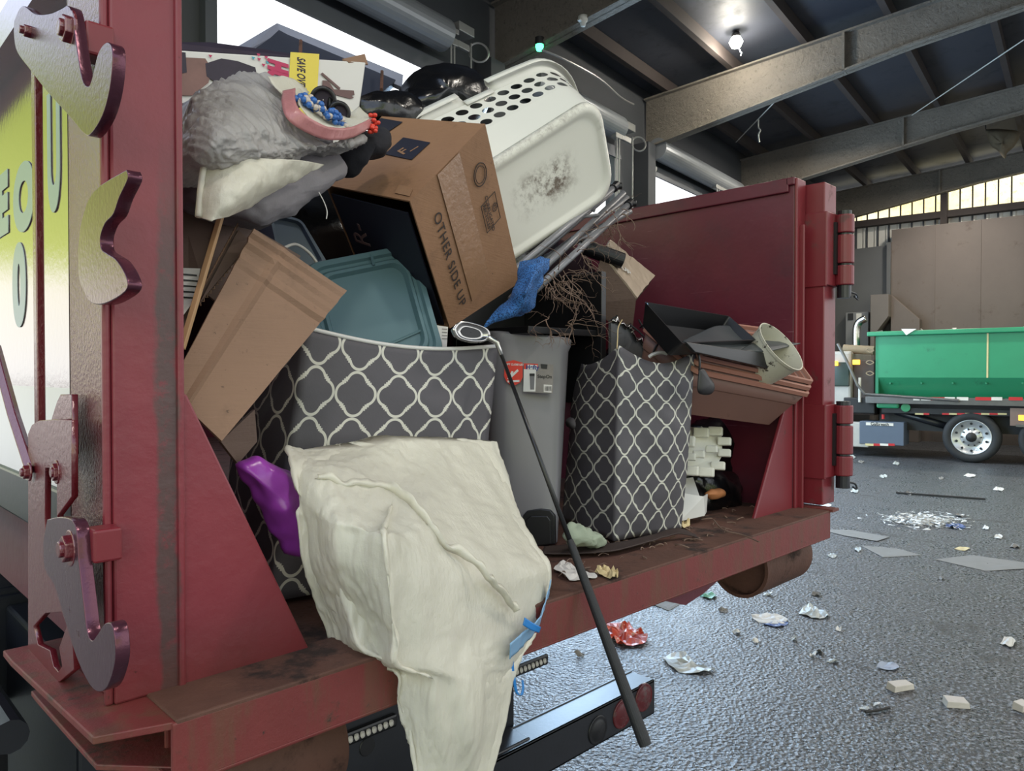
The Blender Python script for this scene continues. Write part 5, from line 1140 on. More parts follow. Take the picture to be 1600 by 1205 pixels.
quadplate([c[3], c[3]+(c[2]-c[3])*.03, c[3]+(c[0]-c[3])*.10, c[3]+(c[0]-c[3])*.07], 'sticker', MT['blue_tape'], tr_)
dp_ = thing('dustpan', (1.95, .0, 1.9), 'dark grey dustpan with a pointed flap lying on the black tray', 'dustpan')
pt = patch([[Y(1066, 534, -.02), Y(1092, 521, .04), Y(1119, 510, .06), Y(1148, 511, .06), Y(1168, 523, .03), Y(1184, 531, .0)],
            [Y(1068, 535, -.03), Y(1094, 530, .0), Y(1120, 524, .02), Y(1146, 526, .02), Y(1160, 533, .0), Y(1172, 538, -.02)],
            [Y(1070, 536, -.04), Y(1094, 541, -.045), Y(1118, 545, -.05), Y(1136, 547, -.05), Y(1146, 548, -.05), Y(1154, 549, -.05)]], 6, 6)
MB().grid(crumple(pt, .002, 12, 2)).build('pan_top', MT['dustpan'], dp_, smooth=True, solid=.004)
slab([Y(1154, 549, -.05), Y(1172, 538, -.03), Y(1184, 531, -.005), Y(1251, 536, -.07), Y(1200, 549, -.07)], .005, 'pan_flap', MT['dustpan'], dp_, .001)
slab([Y(1066, 535, -.04), Y(1188, 552, -.055), Y(1211, 557, -.06), Y(1205, 567, -.06), Y(1194, 576, -.06), Y(1081, 551, -.045)], -.012, 'pan_front', MT['black_plastic'], dp_, .002)
pc = Y(1221, 541, -.085); pax = (RT*.60+UP*.62-FW*.62).normalized(); r_ = .102
pot = thing('plant_pot', pc, 'cream plastic pot with black stains tipped over at the right end of the planter', 'pot')
mb = MB(); mb.lathe(pc, pax, [(.001, -.13), (r_*.80, -.13), (r_*.97, -.012), (r_*1.0, -.01), (r_*1.02, .0), (r_*.98, .0), (r_*.95, -.012), (r_*.78, -.125), (.001, -.125)], 44); shade(mb.build('pot_wall', MT['cream_pot'], pot), .5)
# scalloped tray, cables, dangling clip
st = thing('scalloped_tray', Y(985, 540, .25), 'grey metal tray with scalloped edge standing behind the right trellis hamper', 'tray')
sc_ = []
for (px, py) in ((955, 500), (962, 495), (972, 505), (983, 507), (990, 516), (989, 524), (1000, 528), (1008, 536), (1010, 548), (1010, 562), (955, 562)): sc_.append(Y(px, py, .33))
sc2 = []
for i in range(len(sc_)-3):
    a, b_ = sc_[i], sc_[i+1]; mid = (a+b_)/2; d_ = (b_-a); nrm_ = Vector((d_.z, 0, -d_.x)).normalized(); sc2 += [a, a*.75+b_*.25-nrm_*-.010, mid-nrm_*-.014, a*.25+b_*.75-nrm_*-.010]
sc2 += sc_[-3:]
mb = MB(); mb.prism(sc2, (0, .012, 0)); mb.build('tray_face', MT['tray_grey'], st)
mb = MB(); mb.tube([q+Vector((0, -.004, 0)) for q in sc2[:-2]], .006, 7); mb.build('scalloped_rim', MT['chrome'], st, smooth=True)
for k, (pts, lb) in enumerate([
 ([(1000, 512, .30), (1012, 505, .26), (1030, 512, .2), (1050, 532, .16), (1063, 550, .12)], 'thin dark cable arched over the right trellis hamper, upper loop'),
 ([(1020, 552, .16), (1028, 538, .15), (1048, 530, .13), (1072, 536, .05), (1088, 548, -.03), (1093, 562, -.05), (1093, 580, -.05)], 'black cable looping down to the dangling black clip at the hamper corner'),
 ([(985, 508, .32), (1000, 520, .28), (1025, 545, .2), (1048, 556, .16)], 'dark cable running from the scalloped tray into the right trellis hamper'),
 ([(998, 500, .33), (1010, 522, .28), (1020, 542, .22), (1022, 556, .2)], 'dark cable hanging upright behind the right trellis hamper')]):
    mb = MB(); mb.tube(smooth_path([Y(*q) for q in pts], 7), .0035, 7); o = mb.build('cable', MT['cable'], None, smooth=True); tag(o, lb, 'cable')
o = blob([(1092, 578), (1098, 576), (1104, 586), (1113, 598), (1115, 608), (1110, 616), (1098, 617), (1090, 610)], -.06, .014, (1103, 600), amp=.001).build('cable_clip', MT['cable'], None, smooth=True); tag(o, 'black curved clip dangling on a cable at the right hamper corner', 'clip')
mb = MB(); mb.tube(smooth_path([Y(1014, 558, .12), Y(1020, 554, .11), Y(1032, 551, .10), Y(1042, 553, .09)], 5), .006, 6); o = mb.build('white_strap', MT['paper'], None); tag(o, 'short white strap lying over the top edge of the right trellis hamper', 'strap')
mb = MB(); mb.tube(smooth_path([Y(972, 500, .2), Y(966, 512, .16), Y(965, 530, .13), Y(964, 545, .105)], 5), .0018, 6); o = mb.build('straw', MT['tan_paper'], None); tag(o, 'dry yellow straw standing at the near top corner of the right trellis hamper', 'straw')
# packing foam, black bags, white carton on the floor at the right
fb = thing('packing_foam', (1.9, .15, 1.5), 'moulded white packing foam block between the right trellis hamper and the gusset', 'packing foam')
q = [Y(1062, 738, .16), Y(1112, 744, .10), Y(1130, 712, .14), Y(1128, 672, .20), Y(1085, 668, .24), Y(1062, 690, .24)]
mb = MB(); mb.prism(q, (.05, .12, 0)); mb.build('foam_core', MT['foam'], fb, .006)
for (px, py, yy, s_) in ((1072, 690, .19, 18), (1096, 676, .20, 16), (1118, 674, .18, 15), (1132, 690, .15, 14), (1132, 708, .12, 13), (1122, 728, .11, 14), (1104, 738, .10, 15), (1080, 736, .12, 15), (1092, 710, .12, 12), (1112, 702, .13, 12), (1078, 714, .14, 12)):
    c_ = Y(px, py, yy); h = s_*.5/1150*2.5
    mb = MB(); mb.box((-h, -h*1.6, -h), (h, h*1.6, h), Matrix.Translation(c_) @ Matrix.Rotation(.4, 4, 'Z') @ Matrix.Rotation(.2, 4, 'Y')); mb.build('foam_knob', MT['foam'], fb, .005)
for ol, yy, th, ce, sd_, lb2 in (
 ([(1085, 668), (1110, 655), (1150, 655), (1190, 660), (1180, 700), (1165, 750), (1130, 770), (1100, 765), (1085, 720)], .36, .12, (1130, 710), 41, 'crumpled black bin bag behind the white packing foam under the planters'),
 ([(1080, 745), (1100, 738), (1140, 740), (1150, 765), (1145, 800), (1110, 806), (1085, 800)], .26, .08, (1115, 772), 42, 'flattened black bin bag on the container floor below the packing foam')):
    o = blob(ol, yy, th, ce, amp=.022, freq=11, seed=sd_).build('bin_bag', MT['black_bag'], None, smooth=True); tag(o, lb2, 'plastic bag')
o = blob([(1103, 772), (1115, 764), (1130, 766), (1130, 775), (1112, 780)], .15, .02, (1117, 771), amp=.004, freq=20).build('cardboard_scrap', MT['tan_paper'], None, smooth=True); o.data.materials[0] = mat('orange brown scrap', S(170, 110, 66), .7); tag(o, 'orange-brown scrap on the flattened black bin bag', 'scrap')
wc = thing('white_carton', (1.7, .15, 1.31), 'crushed white carton standing between the right trellis hamper and the black bag', 'box')
slab([Y(1062, 770, .14), Y(1100, 776, .10), Y(1101, 806, .10), Y(1062, 815, .12)], .004, 'front_flap', MT['white_card'], wc); slab([Y(1068, 748, .2), Y(1083, 746, .2), Y(1093, 775, .13), Y(1064, 775, .15)], .004, 'rear_flap', MT['white_card'], wc); slab([Y(1100, 776, .10), Y(1106, 772, .12), Y(1104, 800, .12), Y(1101, 806, .10)], .004, 'side_flap', MT['white_card'], wc)
# things lying on the sill
fw = blob([(884, 838), (895, 818), (910, 828), (925, 832), (942, 844), (930, 852), (905, 852), (888, 850)], .09, .035, (908, 840), amp=.012, freq=28, seed=4).build('stuffing', MT['fluff'], None, smooth=True); tag(fw, 'tuft of pale green stuffing at the foot of the right trellis hamper', 'stuffing')
mt = patch([[P(846, 866, z=1.312), P(900, 866, z=1.312), P(960, 862, z=1.315), P(1020, 846, z=1.318), P(1060, 835, z=1.325), P(1092, 843, z=1.312)], [P(850, 855, z=1.32), P(900, 852, z=1.316), P(960, 850, z=1.316), P(1020, 836, z=1.322), P(1058, 826, z=1.335), P(1086, 836, z=1.314)]], 7, 5)
o = MB().grid(crumple(mt, .004, 14, 2)).build('rubber_strip', mat('dirty dark strip', S(52, 38, 34), .7, 0, .2, 12), None, smooth=True, solid=.003); tag(o, 'dirty dark flexible strip on the container floor in front of the right hamper', 'strip')
def paper(pts, name, label, cat, ma, z=None, amp=.004, freq=25, seed=0, th=.001, grp=None):
    z = ZS+.006 if z is None else z
    c = [P(a, b_, z=z) for a, b_ in pts]; cen = sum(c, Vector())/len(c); lp = c if name == 'cardboard_sheet' else smooth_path(c+[c[0]], 4)[:-1]
    rows = [[cen+(q-cen)*max(s_, .02)+Vector((0, 0, abs(noise.noise((cen+(q-cen)*s_)*freq+Vector((seed, 0, 0))))*amp*4+.0015)) for q in lp] for s_ in (0, .3, .55, .8, 1)]
    mb = MB(); mb.grid(rows, close=True); o = mb.build(name, ma, None, smooth=False, solid=th); tag(o, label, cat, grp); return o
o = paper([(865, 890), (880, 879), (905, 892), (933, 902), (920, 906), (890, 908)], 'paper_napkin', 'white printed paper slip on the sill beside the big white bag', 'paper', MT['paper'])
o = paper([(929, 898), (940, 893), (955, 895), (966, 901), (960, 907), (945, 903)], 'crumpled_paper', 'tan crumpled paper on the sill edge beside the golf club', 'paper', MT['tan_paper'], amp=.008, freq=60)
o = paper([(1060, 820), (1072, 818), (1078, 824), (1066, 828)], 'crumpled_paper', 'cream paper scrap at the right foot of the right trellis hamper', 'paper', MT['tan_paper'], amp=.008, freq=60)
rnd = random.Random(3)
mb = MB()
for k in range(70):
    px = rnd.uniform(880, 1180); py = 905-.31*(px-880)+rnd.uniform(-42, 6); p = P(px, py, z=ZS+.008); a = rnd.uniform(0, 6.3); L = rnd.uniform(.01, .05)
    mb.tube(smooth_path([p, p+Vector((math.cos(a)*L*.5, math.sin(a)*L*.5, rnd.uniform(0, .008))), p+Vector((math.cos(a+.4)*L, math.sin(a+.4)*L, 0))], 3), rnd.uniform(.0008, .0022), 5)
o = mb.build('plant_debris', MT['twig'], None); tag(o, 'scattered dry twigs and dirt on the rusty sill', 'debris', kind='stuff')
mb = MB(); mb.tube(smooth_path([P(1115, 812, z=1.312), P(1130, 828, z=1.315), P(1160, 836, z=1.31), P(1186, 847, z=1.308)], 6), .0022, 6); o = mb.build('twig', MT['twig'], None); tag(o, 'long bent twig on the sill near the right gusset', 'twig')
# filling of the load behind the visible pieces
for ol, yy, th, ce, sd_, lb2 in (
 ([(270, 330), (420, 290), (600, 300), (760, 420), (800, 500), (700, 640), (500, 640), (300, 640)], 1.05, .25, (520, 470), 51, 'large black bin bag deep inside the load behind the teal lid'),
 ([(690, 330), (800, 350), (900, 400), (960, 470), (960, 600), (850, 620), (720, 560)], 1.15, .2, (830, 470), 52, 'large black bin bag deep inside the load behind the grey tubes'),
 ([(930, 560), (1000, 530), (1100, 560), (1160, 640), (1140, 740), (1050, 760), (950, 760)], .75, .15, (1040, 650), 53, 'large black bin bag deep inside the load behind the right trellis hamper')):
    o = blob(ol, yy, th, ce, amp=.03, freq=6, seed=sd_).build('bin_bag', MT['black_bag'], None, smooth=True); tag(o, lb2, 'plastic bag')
# ------------------------------------------------------------------ the green container truck across the hall
gt = thing('dump_truck', R(17.4, 1.5, 0), 'truck carrying a full green open-top container on the far side of the hall', 'truck')
MT['green'] = mat('dented green paint', S(46, 138, 98), .35, 0, .10, 1.5, (S(30, 92, 66), .58, .8, 2.5), .1, 5)
MT['green_dark'] = mat('green paint', S(34, 118, 84), .4, 0, .08, 2)
MT['tape_white'] = mat('white reflective tape', S(220, 214, 205), .4); MT['tape_red'] = mat('red reflective tape', S(190, 40, 44), .4); MT['tape_cream'] = mat('dirty cream reflective tape', S(206, 190, 140), .5)
MT['amber'] = mat('amber lamp', S(255, 150, 20), .3, emit=(1.0, .42, .04, 3.0)); MT['cab'] = mat('dusty white cab', S(176, 172, 166), .5, 0, .15, 3); MT['grime'] = mat('grimy black truck parts', S(34, 33, 34), .6, 0, .25, 6)
MT['tan_roll'] = mat('tan tarp roll', S(140, 124, 100), .7, 0, .15, 8); MT['glass_dark'] = mat('dark cab window', S(60, 72, 66), .1)
def rb(d0, d1, n0, n1, z0, z1, mb=None): mb = mb or MB(); return mb.hexa([R(d0, n0, z0), R(d1, n0, z0), R(d1, n1, z0), R(d0, n1, z0), R(d0, n0, z1), R(d1, n0, z1), R(d1, n1, z1), R(d0, n1, z1)])
gd = 17.1; nL = 2.42; nR = -4.6
mb = MB(); zb_ = P(1365, 590, d=gd).z
pr_ = [(gd, 2.72), (gd, zb_), (gd+.28, 1.30), (gd+2.1, 1.30), (gd+2.38, zb_), (gd+2.38, 2.72), (gd+2.30, 2.72), (gd+2.30, 1.4), (gd+.3, 1.4), (gd+.06, zb_), (gd+.06, 2.72)]
mb.prism([R(a, nL, b_) for a, b_ in pr_], NV*(nR-nL)); cont = mb.build('green_container', MT['green'], gt, .01)
rb(gd, gd+2.38, nL-.06, nL, 1.4, 2.72).build('end_wall', MT['green_dark'], gt)
mb = MB(); rb(gd-.10, gd+.04, nR, nL+.16, 2.66, 2.76, mb); mb.build('top_lip', MT['green'], gt, .02)
mb = rb(gd-.012, gd, -.02+1.02-.53-.0, .5-.0, 1.4, 2.66); n_s = P(1543, 560, d=gd).dot(NV)
rb(gd-.008, gd+.002, n_s-.015, n_s+.015, zb_, 2.66).build('weld_seam', MT['tape_cream'], gt)
for px in (1391, 1440, 1489, 1541, 1598):
    p = P(px, 599, d=gd+.05); mb = MB(); mb.lathe(p, -DV, [(.001, .03), (.02, .03), (.025, 0)], 12); mb.build('rivet', MT['green_dark'], gt)
for k in range(26):
    px = rnd.choice([1390, 1415, 1420, 1425, 1500, 1505, 1540, 1592])+rnd.uniform(-16, 16); p = P(px, 518, d=gd+.25); mb = MB()
    z_ = rnd.uniform(2.66, 2.8); s_ = rnd.uniform(.05, .13); mb.add([p+Vector((rnd.uniform(-s_, s_), rnd.uniform(-s_, s_), z_-p.z+rnd.uniform(-.03, .05))) for _ in range(4)], [(0, 1, 2, 3), (0, 2, 1), (1, 3, 2)])
    if k < 14: o = mb.build('paper_scrap', MT['paper'], None, solid=.004); tag(o, 'white paper scrap showing over the rim of the green container', 'paper', 'scraps over the green container rim')
a, b_, c = P(1408, 514, d=gd-.12), P(1432, 514, d=gd-.12), P(1416, 524, d=gd-.13)
o = MB().prism([a, b_, c], DV*.015).build('paper_sheet', MT['paper'], None); tag(o, 'white sheet hanging over the rim of the green container', 'paper')
# filling under those scraps
rb(gd+.1, gd+2.2, nR+.1, nL-.1, 2.3, 2.62).build('load', MT['card_dark'], gt)
# rails and reflective tape
z0 = P(1412, 624, d=gd-.05).z
rb(gd-.08, gd+.1, nR, 2.6, z0-.10, z0+.05).build('rub_rail', MT['grey_rail'], gt, .01)
def tapes(pys, lo, hi, dd, cols, par):
    for i, (x0, x1) in enumerate(pys):
        a = P(x0, lo, d=dd); c_ = P(x1, hi, d=dd); n0, n1 = a.dot(NV), c_.dot(NV); rb(dd-.006, dd, n1, n0, c_.z, a.z).build('reflective_tape', MT[cols[i]], par)
tapes([(1427, 1437), (1439, 1454), (1454, 1476), (1476, 1492), (1495, 1513), (1524, 1549), (1549, 1566), (1576, 1598)], 620.5, 626, gd-.085, ['tape_white', 'tape_white', 'tape_red', 'tape_white', 'tape_white', 'tape_red', 'tape_white', 'tape_red'], gt)
rb(gd+.05, gd+.3, nR, 2.3, .98, 1.1).build('chassis_rail', MT['grime'], gt)
tapes([(1430, 1443), (1443, 1452), (1472, 1483), (1483, 1495), (1495, 1508), (1508, 1521), (1521, 1533), (1533, 1546), (1546, 1559), (1559, 1573)], 645.5, 648.5, gd+.045, ['tape_cream', 'tape_red', 'tape_red', 'tape_cream', 'tape_red', 'tape_cream', 'tape_red', 'tape_cream', 'tape_red', 'tape_cream'], gt)
rb(gd+.35, gd+2.0, nR, 2.4, .6, 1.28).build('underframe', MT['grime'], gt)
# wheels
MT['alu'] = mat('polished wheel', S(196, 198, 200), .3, .6, .08, 12); MT['hole_dark'] = mat('dark wheel hole', S(20, 20, 22), .6)
def truck_wheel(nc_):
    c_ = R(gd+.02, nc_, .525); mb = MB(); mb.lathe(c_, DV, [(.36, .03), (.40, .0), (.48, .0), (.52, .04), (.525, .08), (.525, .25), (.5, .29), (.36, .28), (.36, .03)], 56); tw = mb.build('tire', MT['rubber'], gt, smooth=True)
    mb = MB(); mb.lathe(c_, DV, [(.001, .0), (.06, .0), (.075, .03), (.13, .035), (.15, .07), (.22, .09), (.25, .06), (.33, .05), (.345, .02), (.36, .02), (.37, .05)], 48); rim_ = mb.build('wheel_rim', MT['alu'], tw, smooth=True)
    for k in range(10):
        t = 2*math.pi*k/10+.3; h = MB(); h.lathe(c_+NV*(.278*math.cos(t))+Vector((0, 0, .278*math.sin(t)))+DV*.045, -DV, [(.001, .006), (.022, .006), (.026, -.01)], 14); h.build('hand_hole', MT['hole_dark'], tw)
        h = MB(); t += .31; h.tube([c_+NV*(.175*math.cos(t))+Vector((0, 0, .175*math.sin(t)))+DV*.085, c_+NV*(.175*math.cos(t))+Vector((0, 0, .175*math.sin(t)))+DV*.04], .016, 8); h.build('lug_nut', MT['grime'], tw)
    mb = MB(); mb.lathe(c_, -DV, [(.001, .02), (.05, .018), (.085, -.02), (.11, -.04)], 24); mb.build('hub_cap', MT['grime'], tw, smooth=True)
wn = P(1517, 690, d=gd).dot(NV); truck_wheel(wn); truck_wheel(wn-1.32); truck_wheel(wn-2.6); truck_wheel(4.6)
mb = MB(); a = P(1400, 643, d=gd+.3); c_ = P(1486, 668, d=gd+.3); mb.tube([a, c_], .075, 20); mb.build('hoist_ram', MT['black_steel'], gt, smooth=True)
mb = MB(); mb.tube([P(1415, 637, d=gd+.0), P(1415, 637, d=gd+.25)], .09, 24); mb.build('container_roller', MT['green'], gt)
rb(gd-.0, gd+.1, 1.95, 2.4, 1.08, 1.24).build('container_foot', MT['green'], gt, .04)
# tank box with name plate
a = P(1343, 658, d=gd-.02); c_ = P(1412, 697, d=gd-.02)
tk = rb(gd-.02, gd+.6, c_.dot(NV), a.dot(NV), c_.z, a.z).build('tank_box', mat('blue grey tank', S(84, 94, 110), .5, 0, .08, 3), gt, .01)
a = P(1353, 660, d=gd-.024); c_ = P(1396, 666, d=gd-.024); pl_ = rb(gd-.03, gd-.021, c_.dot(NV), a.dot(NV), c_.z, a.z).build('name_plate', MT['tape_white'], tk)
text('plate_lettering', 'Galbreath', P(1374.5, 663, d=gd-.0315), -NV, (0, 0, 1), .092, MT['black_ink'], pl_, .002, 'CENTER', .002)
tapes([(1352, 1365), (1365, 1375), (1375, 1388), (1388, 1398)], 693, 697, gd-.022, ['tape_cream', 'tape_red', 'tape_white', 'tape_red'], tk)
rb(gd, gd+.4, 2.55, 2.95, .2, .75).build('side_step', MT['cab'], gt, .02)
o = MB(); o.tube([P(1380, 655, d=gd+.1), P(1380, 652, d=gd+.1)+Vector((0, 0, .06))], .03, 10); o.build('filler_cap', MT['tape_red'], gt)
# cab, exhaust, tarp arm, lamps
rb(gd+.15, gd+2.2, 2.95, 5.2, .9, 2.35).build('cab', MT['cab'], gt, .06)
rb(gd+.1, gd+.16, 2.98, 3.35, 1.55, 2.1).build('cab_window', MT['glass_dark'], gt, .03)
rb(gd+.3, gd+2.2, 2.5, 2.95, .9, 2.15).build('headboard', mat('dark brown headboard', S(74, 62, 56), .6, 0, .2, 4), gt, .02)
mb = MB(); e0 = P(1338, 545, d=gd+.9); mb.tube(smooth_path([e0, e0+Vector((0, 0, .45)), e0+Vector((0, 0, .62))-NV*.06, e0+Vector((0, 0, .70))-NV*.2], 6), .085, 20); mb.build('exhaust_stack', MT['chrome'], gt, smooth=True)
mb = MB(); a = P(1318, 545, d=gd+.4); c_ = P(1366, 548, d=gd+.4); mb.tube([a, c_], .10, 20); mb.build('tarp_roll', MT['tan_roll'], gt)
mb = MB(); mb.tube([P(1309, 537, d=gd-.05), P(1326, 570, d=gd-.05), P(1340, 602, d=gd-.05), P(1352, 616, d=gd-.06), P(1366, 617, d=gd-.06), P(1498, 626, d=gd-.1)], .032, 8); mb.build('tarp_arm', MT['grey_rail'], gt)
for (px, py, w_) in ((1338, 566, .075), (1305, 568, .06), (1597, 653, .06)):
    c_ = P(px, py, d=gd+.02 if px < 1400 else gd-.02); rb(c_.dot(DV)-.03, c_.dot(DV)+.03, c_.dot(NV)-w_, c_.dot(NV)+w_, c_.z-.055, c_.z+.055).build('amber_lamp', MT['amber'], gt, .012)
for py in (548, 567, 584):
    mb = MB(); c_ = P(1361, py, d=gd); mb.tube(smooth_path([c_-NV*.06, c_+NV*.02+Vector((0, 0, .05)), c_+NV*.10+Vector((0, 0, .01)), c_+NV*.02-Vector((0, 0, .04)), c_-NV*.06], 6), .012, 6); mb.build('cable_loop', MT['tan_roll'], gt)
mb = MB(); mb.tube([R(gd+.05, 2.75, 1.2), R(gd+.05, 2.75, 1.75)], .03, 8); mb.build('grab_rail', MT['tape_white'], gt)
rb(gd+.1, gd+.5, 2.45, 3.1, .95, 1.3).build('battery_box', MT['grime'], gt, .02)
a = P(1590, 690, d=gd); rb(gd-.05, gd+.3, -.75, -.15, .78, .83).build('mud_flap_bar', MT['grey_rail'], gt); rb(gd-.04, gd+.02, -.5, -.05, .8, 1.15).build('lamp_bracket', mat('brown bracket', S(120, 100, 92), .6), gt)
# things by the far wall
hp_ = thing('steel_hopper', R(21.3, 3, 0), 'grey steel chute standing against the brown steel wall behind the green container', 'chute')
a = P(1360, 461, d=21.3); c_ = P(1388, 515, d=21.3); n0, n1 = c_.dot(NV), a.dot(NV)
mb = MB(); mb.prism([R(21.3, n1, 0), R(21.3, n1, a.z), R(21.3, n0, a.z), R(21.3, n0, a.z-.6), R(21.3, n1-.1, 2.9), R(21.3, n1-.1, 0)], DV*.6); mb.build('chute_body', mat('grey brown chute', S(112, 104, 98), .6, 0, .08, 2), hp_, .01)
a = P(1400, 470, d=21.9); mb = MB(); mb.prism([R(21.6, n0, 0), R(21.6, n0, 4.0), R(21.6, n0-.7, 3.3), R(21.6, n0-.7, 0)], DV*.36); mb.build('chute_side', MT['push'], hp_, .01)
cb_ = thing('electrical_cabinet', R(22, 3.9, 2.2), 'pale electrical cabinet on the far wall left of the grey chute', 'cabinet')
a = P(1322, 489, d=22.0); c_ = P(1357, 560, d=22.0); rb(21.95, 22.18, c_.dot(NV), a.dot(NV), c_.z, a.z).build('cabinet_body', mat('pale cabinet', S(128, 128, 128), .5, 0, .05, 3), cb_, .01)
for k in range(2):
    x0, x1 = 1325+11*k+(2 if k else 0), 1333+13*k; a = P(x0, 490, d=21.94); c_ = P(x1, 500 if k == 0 else 508, d=21.94); rb(21.93, 21.96, c_.dot(NV), a.dot(NV), c_.z, a.z).build('cabinet_window', MT['grime'] if k == 0 else MT['corr'], cb_)
# ------------------------------------------------------------------ ceiling fittings
MT['lamp_glow'] = mat('lit lamp', (1, .97, .86), .3, emit=(1, .95, .80, 30)); MT['green_glow'] = mat('green lamp', (.1, 1, .4), .3, emit=(.06, 1, .30, 6)); MT['plastic_white'] = mat('white plastic fitting', S(206, 206, 198), .4)
lp_ = P(1150, 66, d=11.2)
lm = thing('ceiling_lamp', lp_, 'bright round high-bay lamp hanging from the dark ceiling', 'lamp')
mb = MB(); mb.lathe(lp_, (0, 0, 1), [(.001, -.10), (.07, -.08), (.11, 0), (.07, .08), (.001, .10)], 24); mb.build('bulb', MT['lamp_glow'], lm, smooth=True)
mb = MB(); mb.lathe(lp_, (0, 0, 1), [(.06, .06), (.07, .12), (.05, .16), (.001, .17)], 24); mb.tube([lp_+Vector((0, 0, .14)), Vector((lp_.x, lp_.y, 7.6))], .012, 8); mb.build('lamp_housing', MT['grime'], lm)
mb = MB(); mb.tube(smooth_path([lp_+Vector((.02, -.02, -.06)), lp_+Vector((.05, -.05, -.14)), lp_+Vector((.09, -.05, -.18)), lp_+Vector((.05, -.06, -.22)), lp_+Vector((.07, -.07, -.16))], 5), .008, 6); mb.build('lamp_cord', MT['plastic_white'], lm)
l = bpy.data.lights.new('ceiling_lamp_light', 'POINT'); l.energy = 110; l.color = (1, .93, .8); l.shadow_soft_size = .09; o = bpy.data.objects.new('ceiling_lamp_light', l); COL.objects.link(o); o.location = lp_-Vector((0, 0, .16))
for k, (d, n_) in enumerate([(-1.0, -2.2), (4.0, -3.5), (9.6, -3.5), (15, -1.5), (15, 3.0), (19.8, 1.5)]):  # unseen overhead lights, added to brighten the load and the far wall
    q = R(d, n_, 6.9); l = bpy.data.lights.new('overhead_fill', 'AREA'); l.shape = 'DISK'; l.size = .5; l.energy = [75, 120, 120, 150, 150, 150][k]; l.color = (1, .93, .82)
    o = bpy.data.objects.new('overhead_fill', l); COL.objects.link(o); o.location = q
gp_ = P(843, 73, d=7.44); gl = thing('signal_lamp', gp_, 'small green signal lamp on the underside of the nearest rafter', 'lamp')
mb = MB(); mb.lathe(gp_, (0, 0, 1), [(.001, -.06), (.04, -.05), (.055, 0), (.05, .04), (.001, .05)], 20); mb.build('lens', MT['green_glow'], gl, smooth=True)
mb = MB(); mb.lathe(gp_, (0, 0, 1), [(.06, .02), (.06, .12), (.001, .12)], 20); mb.build('lamp_base', MT['grime'], gl)
sp_ = P(911, 33, d=7.44); sn = thing('motion_sensor', sp_, 'small white sensor fixed to the edge of the nearest rafter', 'sensor')
mb = MB(); mb.lathe(sp_, (0, 0, 1), [(.001, -.07), (.03, -.065), (.04, -.02), (.06, .0), (.065, .06), (.001, .06)], 18); mb.build('sensor_body', MT['plastic_white'], sn, smooth=True); mb = MB(); mb.box(sp_+Vector((-.09, -.02, -.02)), sp_+Vector((-.03, .02, .0))); mb.build('bracket', MT['plastic_white'], sn)
def opener(px, py, n_, label, sc_=1.0):
    t = thing('door_operator', P(px, py, n=n_), label, 'door motor')
    def bx_(x0, y0, x1, y1, nm, dd=.10, ma=MT['galv']):
        a = P(px+x0*sc_, py+y0*sc_, n=n_); b2 = P(px+x1*sc_, py+y1*sc_, n=n_); z1, z0 = max(a.z, b2.z), min(a.z, b2.z); rb(a.dot(DV), b2.dot(DV), n_-.02, n_+dd, z0, z1).build(nm, ma, t, .01)
    bx_(-2, -16, 22, 12, 'motor_box', .2); bx_(-16, -8, -2, 8, 'gear_box', .12); bx_(-16, 8, -4, 26, 'chain_box', .08); bx_(-4, 14, 14, 34, 'mount_plate', .03)
    for q in (-13, -8, 18):
        mb = MB(); a = P(px+q*sc_, py+20*sc_, n=n_); mb.tube([a, a-Vector((0, 0, 3.0))], .012, 6); mb.build('pull_chain', MT['galv'], t)
    mb = MB(); c2 = P(px+30*sc_, py+34*sc_, n=n_); mb.lathe(c2, (-.5, -.8, .1), [(.13, -.015), (.145, 0), (.13, .015), (.115, 0), (.13, -.015)], 24); mb.build('chain_wheel', MT['galv'], t)
opener(718, 48, 5.1, 'grey motor and chain hoist of the nearest roll-up door')
opener(974, 198, 5.1, 'grey motor and chain hoist of the second roll-up door, right of the laundry basket', .8)
opener(1128, 282, 5.1, 'grey motor box of the furthest roll-up door above the red container wall', .6)
cm_ = thing('security_camera', P(1015, 262, d=12.3), 'white camera bracket on the column above the bright far doorway', 'camera'); c_ = P(1015, 262, d=12.2)
mb = MB(); mb.tube([c_, c_+NV*-.12-Vector((0, 0, .06))], .06, 14); mb.build('camera_body', MT['plastic_white'], cm_); mb = MB(); mb.tube([c_+Vector((0, 0, .1)), c_-Vector((0, 0, .15))], .025, 8); mb.tube([c_, c_+NV*.15], .03, 8); mb.build('camera_arm', MT['plastic_white'], cm_)
for pts, lb in ((((846, 78, 7.44), (880, 92, 7.8), (935, 122, 9.0), (970, 152, 10.2), (990, 163, 11.2)), 'slack grey cable running along the ceiling from the green lamp to the column'),):
    mb = MB(); mb.tube(smooth_path([P(a, b_, d=d) for a, b_, d in pts], 6), .016, 6); o = mb.build('cable', MT['galv'], None); tag(o, lb, 'cable')
for (a, b_, lb) in (((1600, 62, 14.5), (1425, 180, 17.0), 'thin taut wire crossing the ceiling bays at the upper right'), ((1226, 143, 12.2), (1150, 222, 15.5), 'thin wire slanting below the second rafter')):
    mb = MB(); mb.tube([P(a[0], a[1], d=a[2]), P(b_[0], b_[1], d=b_[2])], .011, 6); o = mb.build('wire', MT['plastic_white'], None); tag(o, lb, 'wire')
mb = MB(); a = P(1185, 187, d=14); mb.tube(smooth_path([a, a-Vector((0, 0, .15)), a-Vector((0, .04, .22)), a-Vector((0, 0, .3)), a-Vector((0, .02, .45))], 5), .014, 6); o = mb.build('string', MT['plastic_white'], None); tag(o, 'white string dangling from the thin wire under the ceiling', 'string')
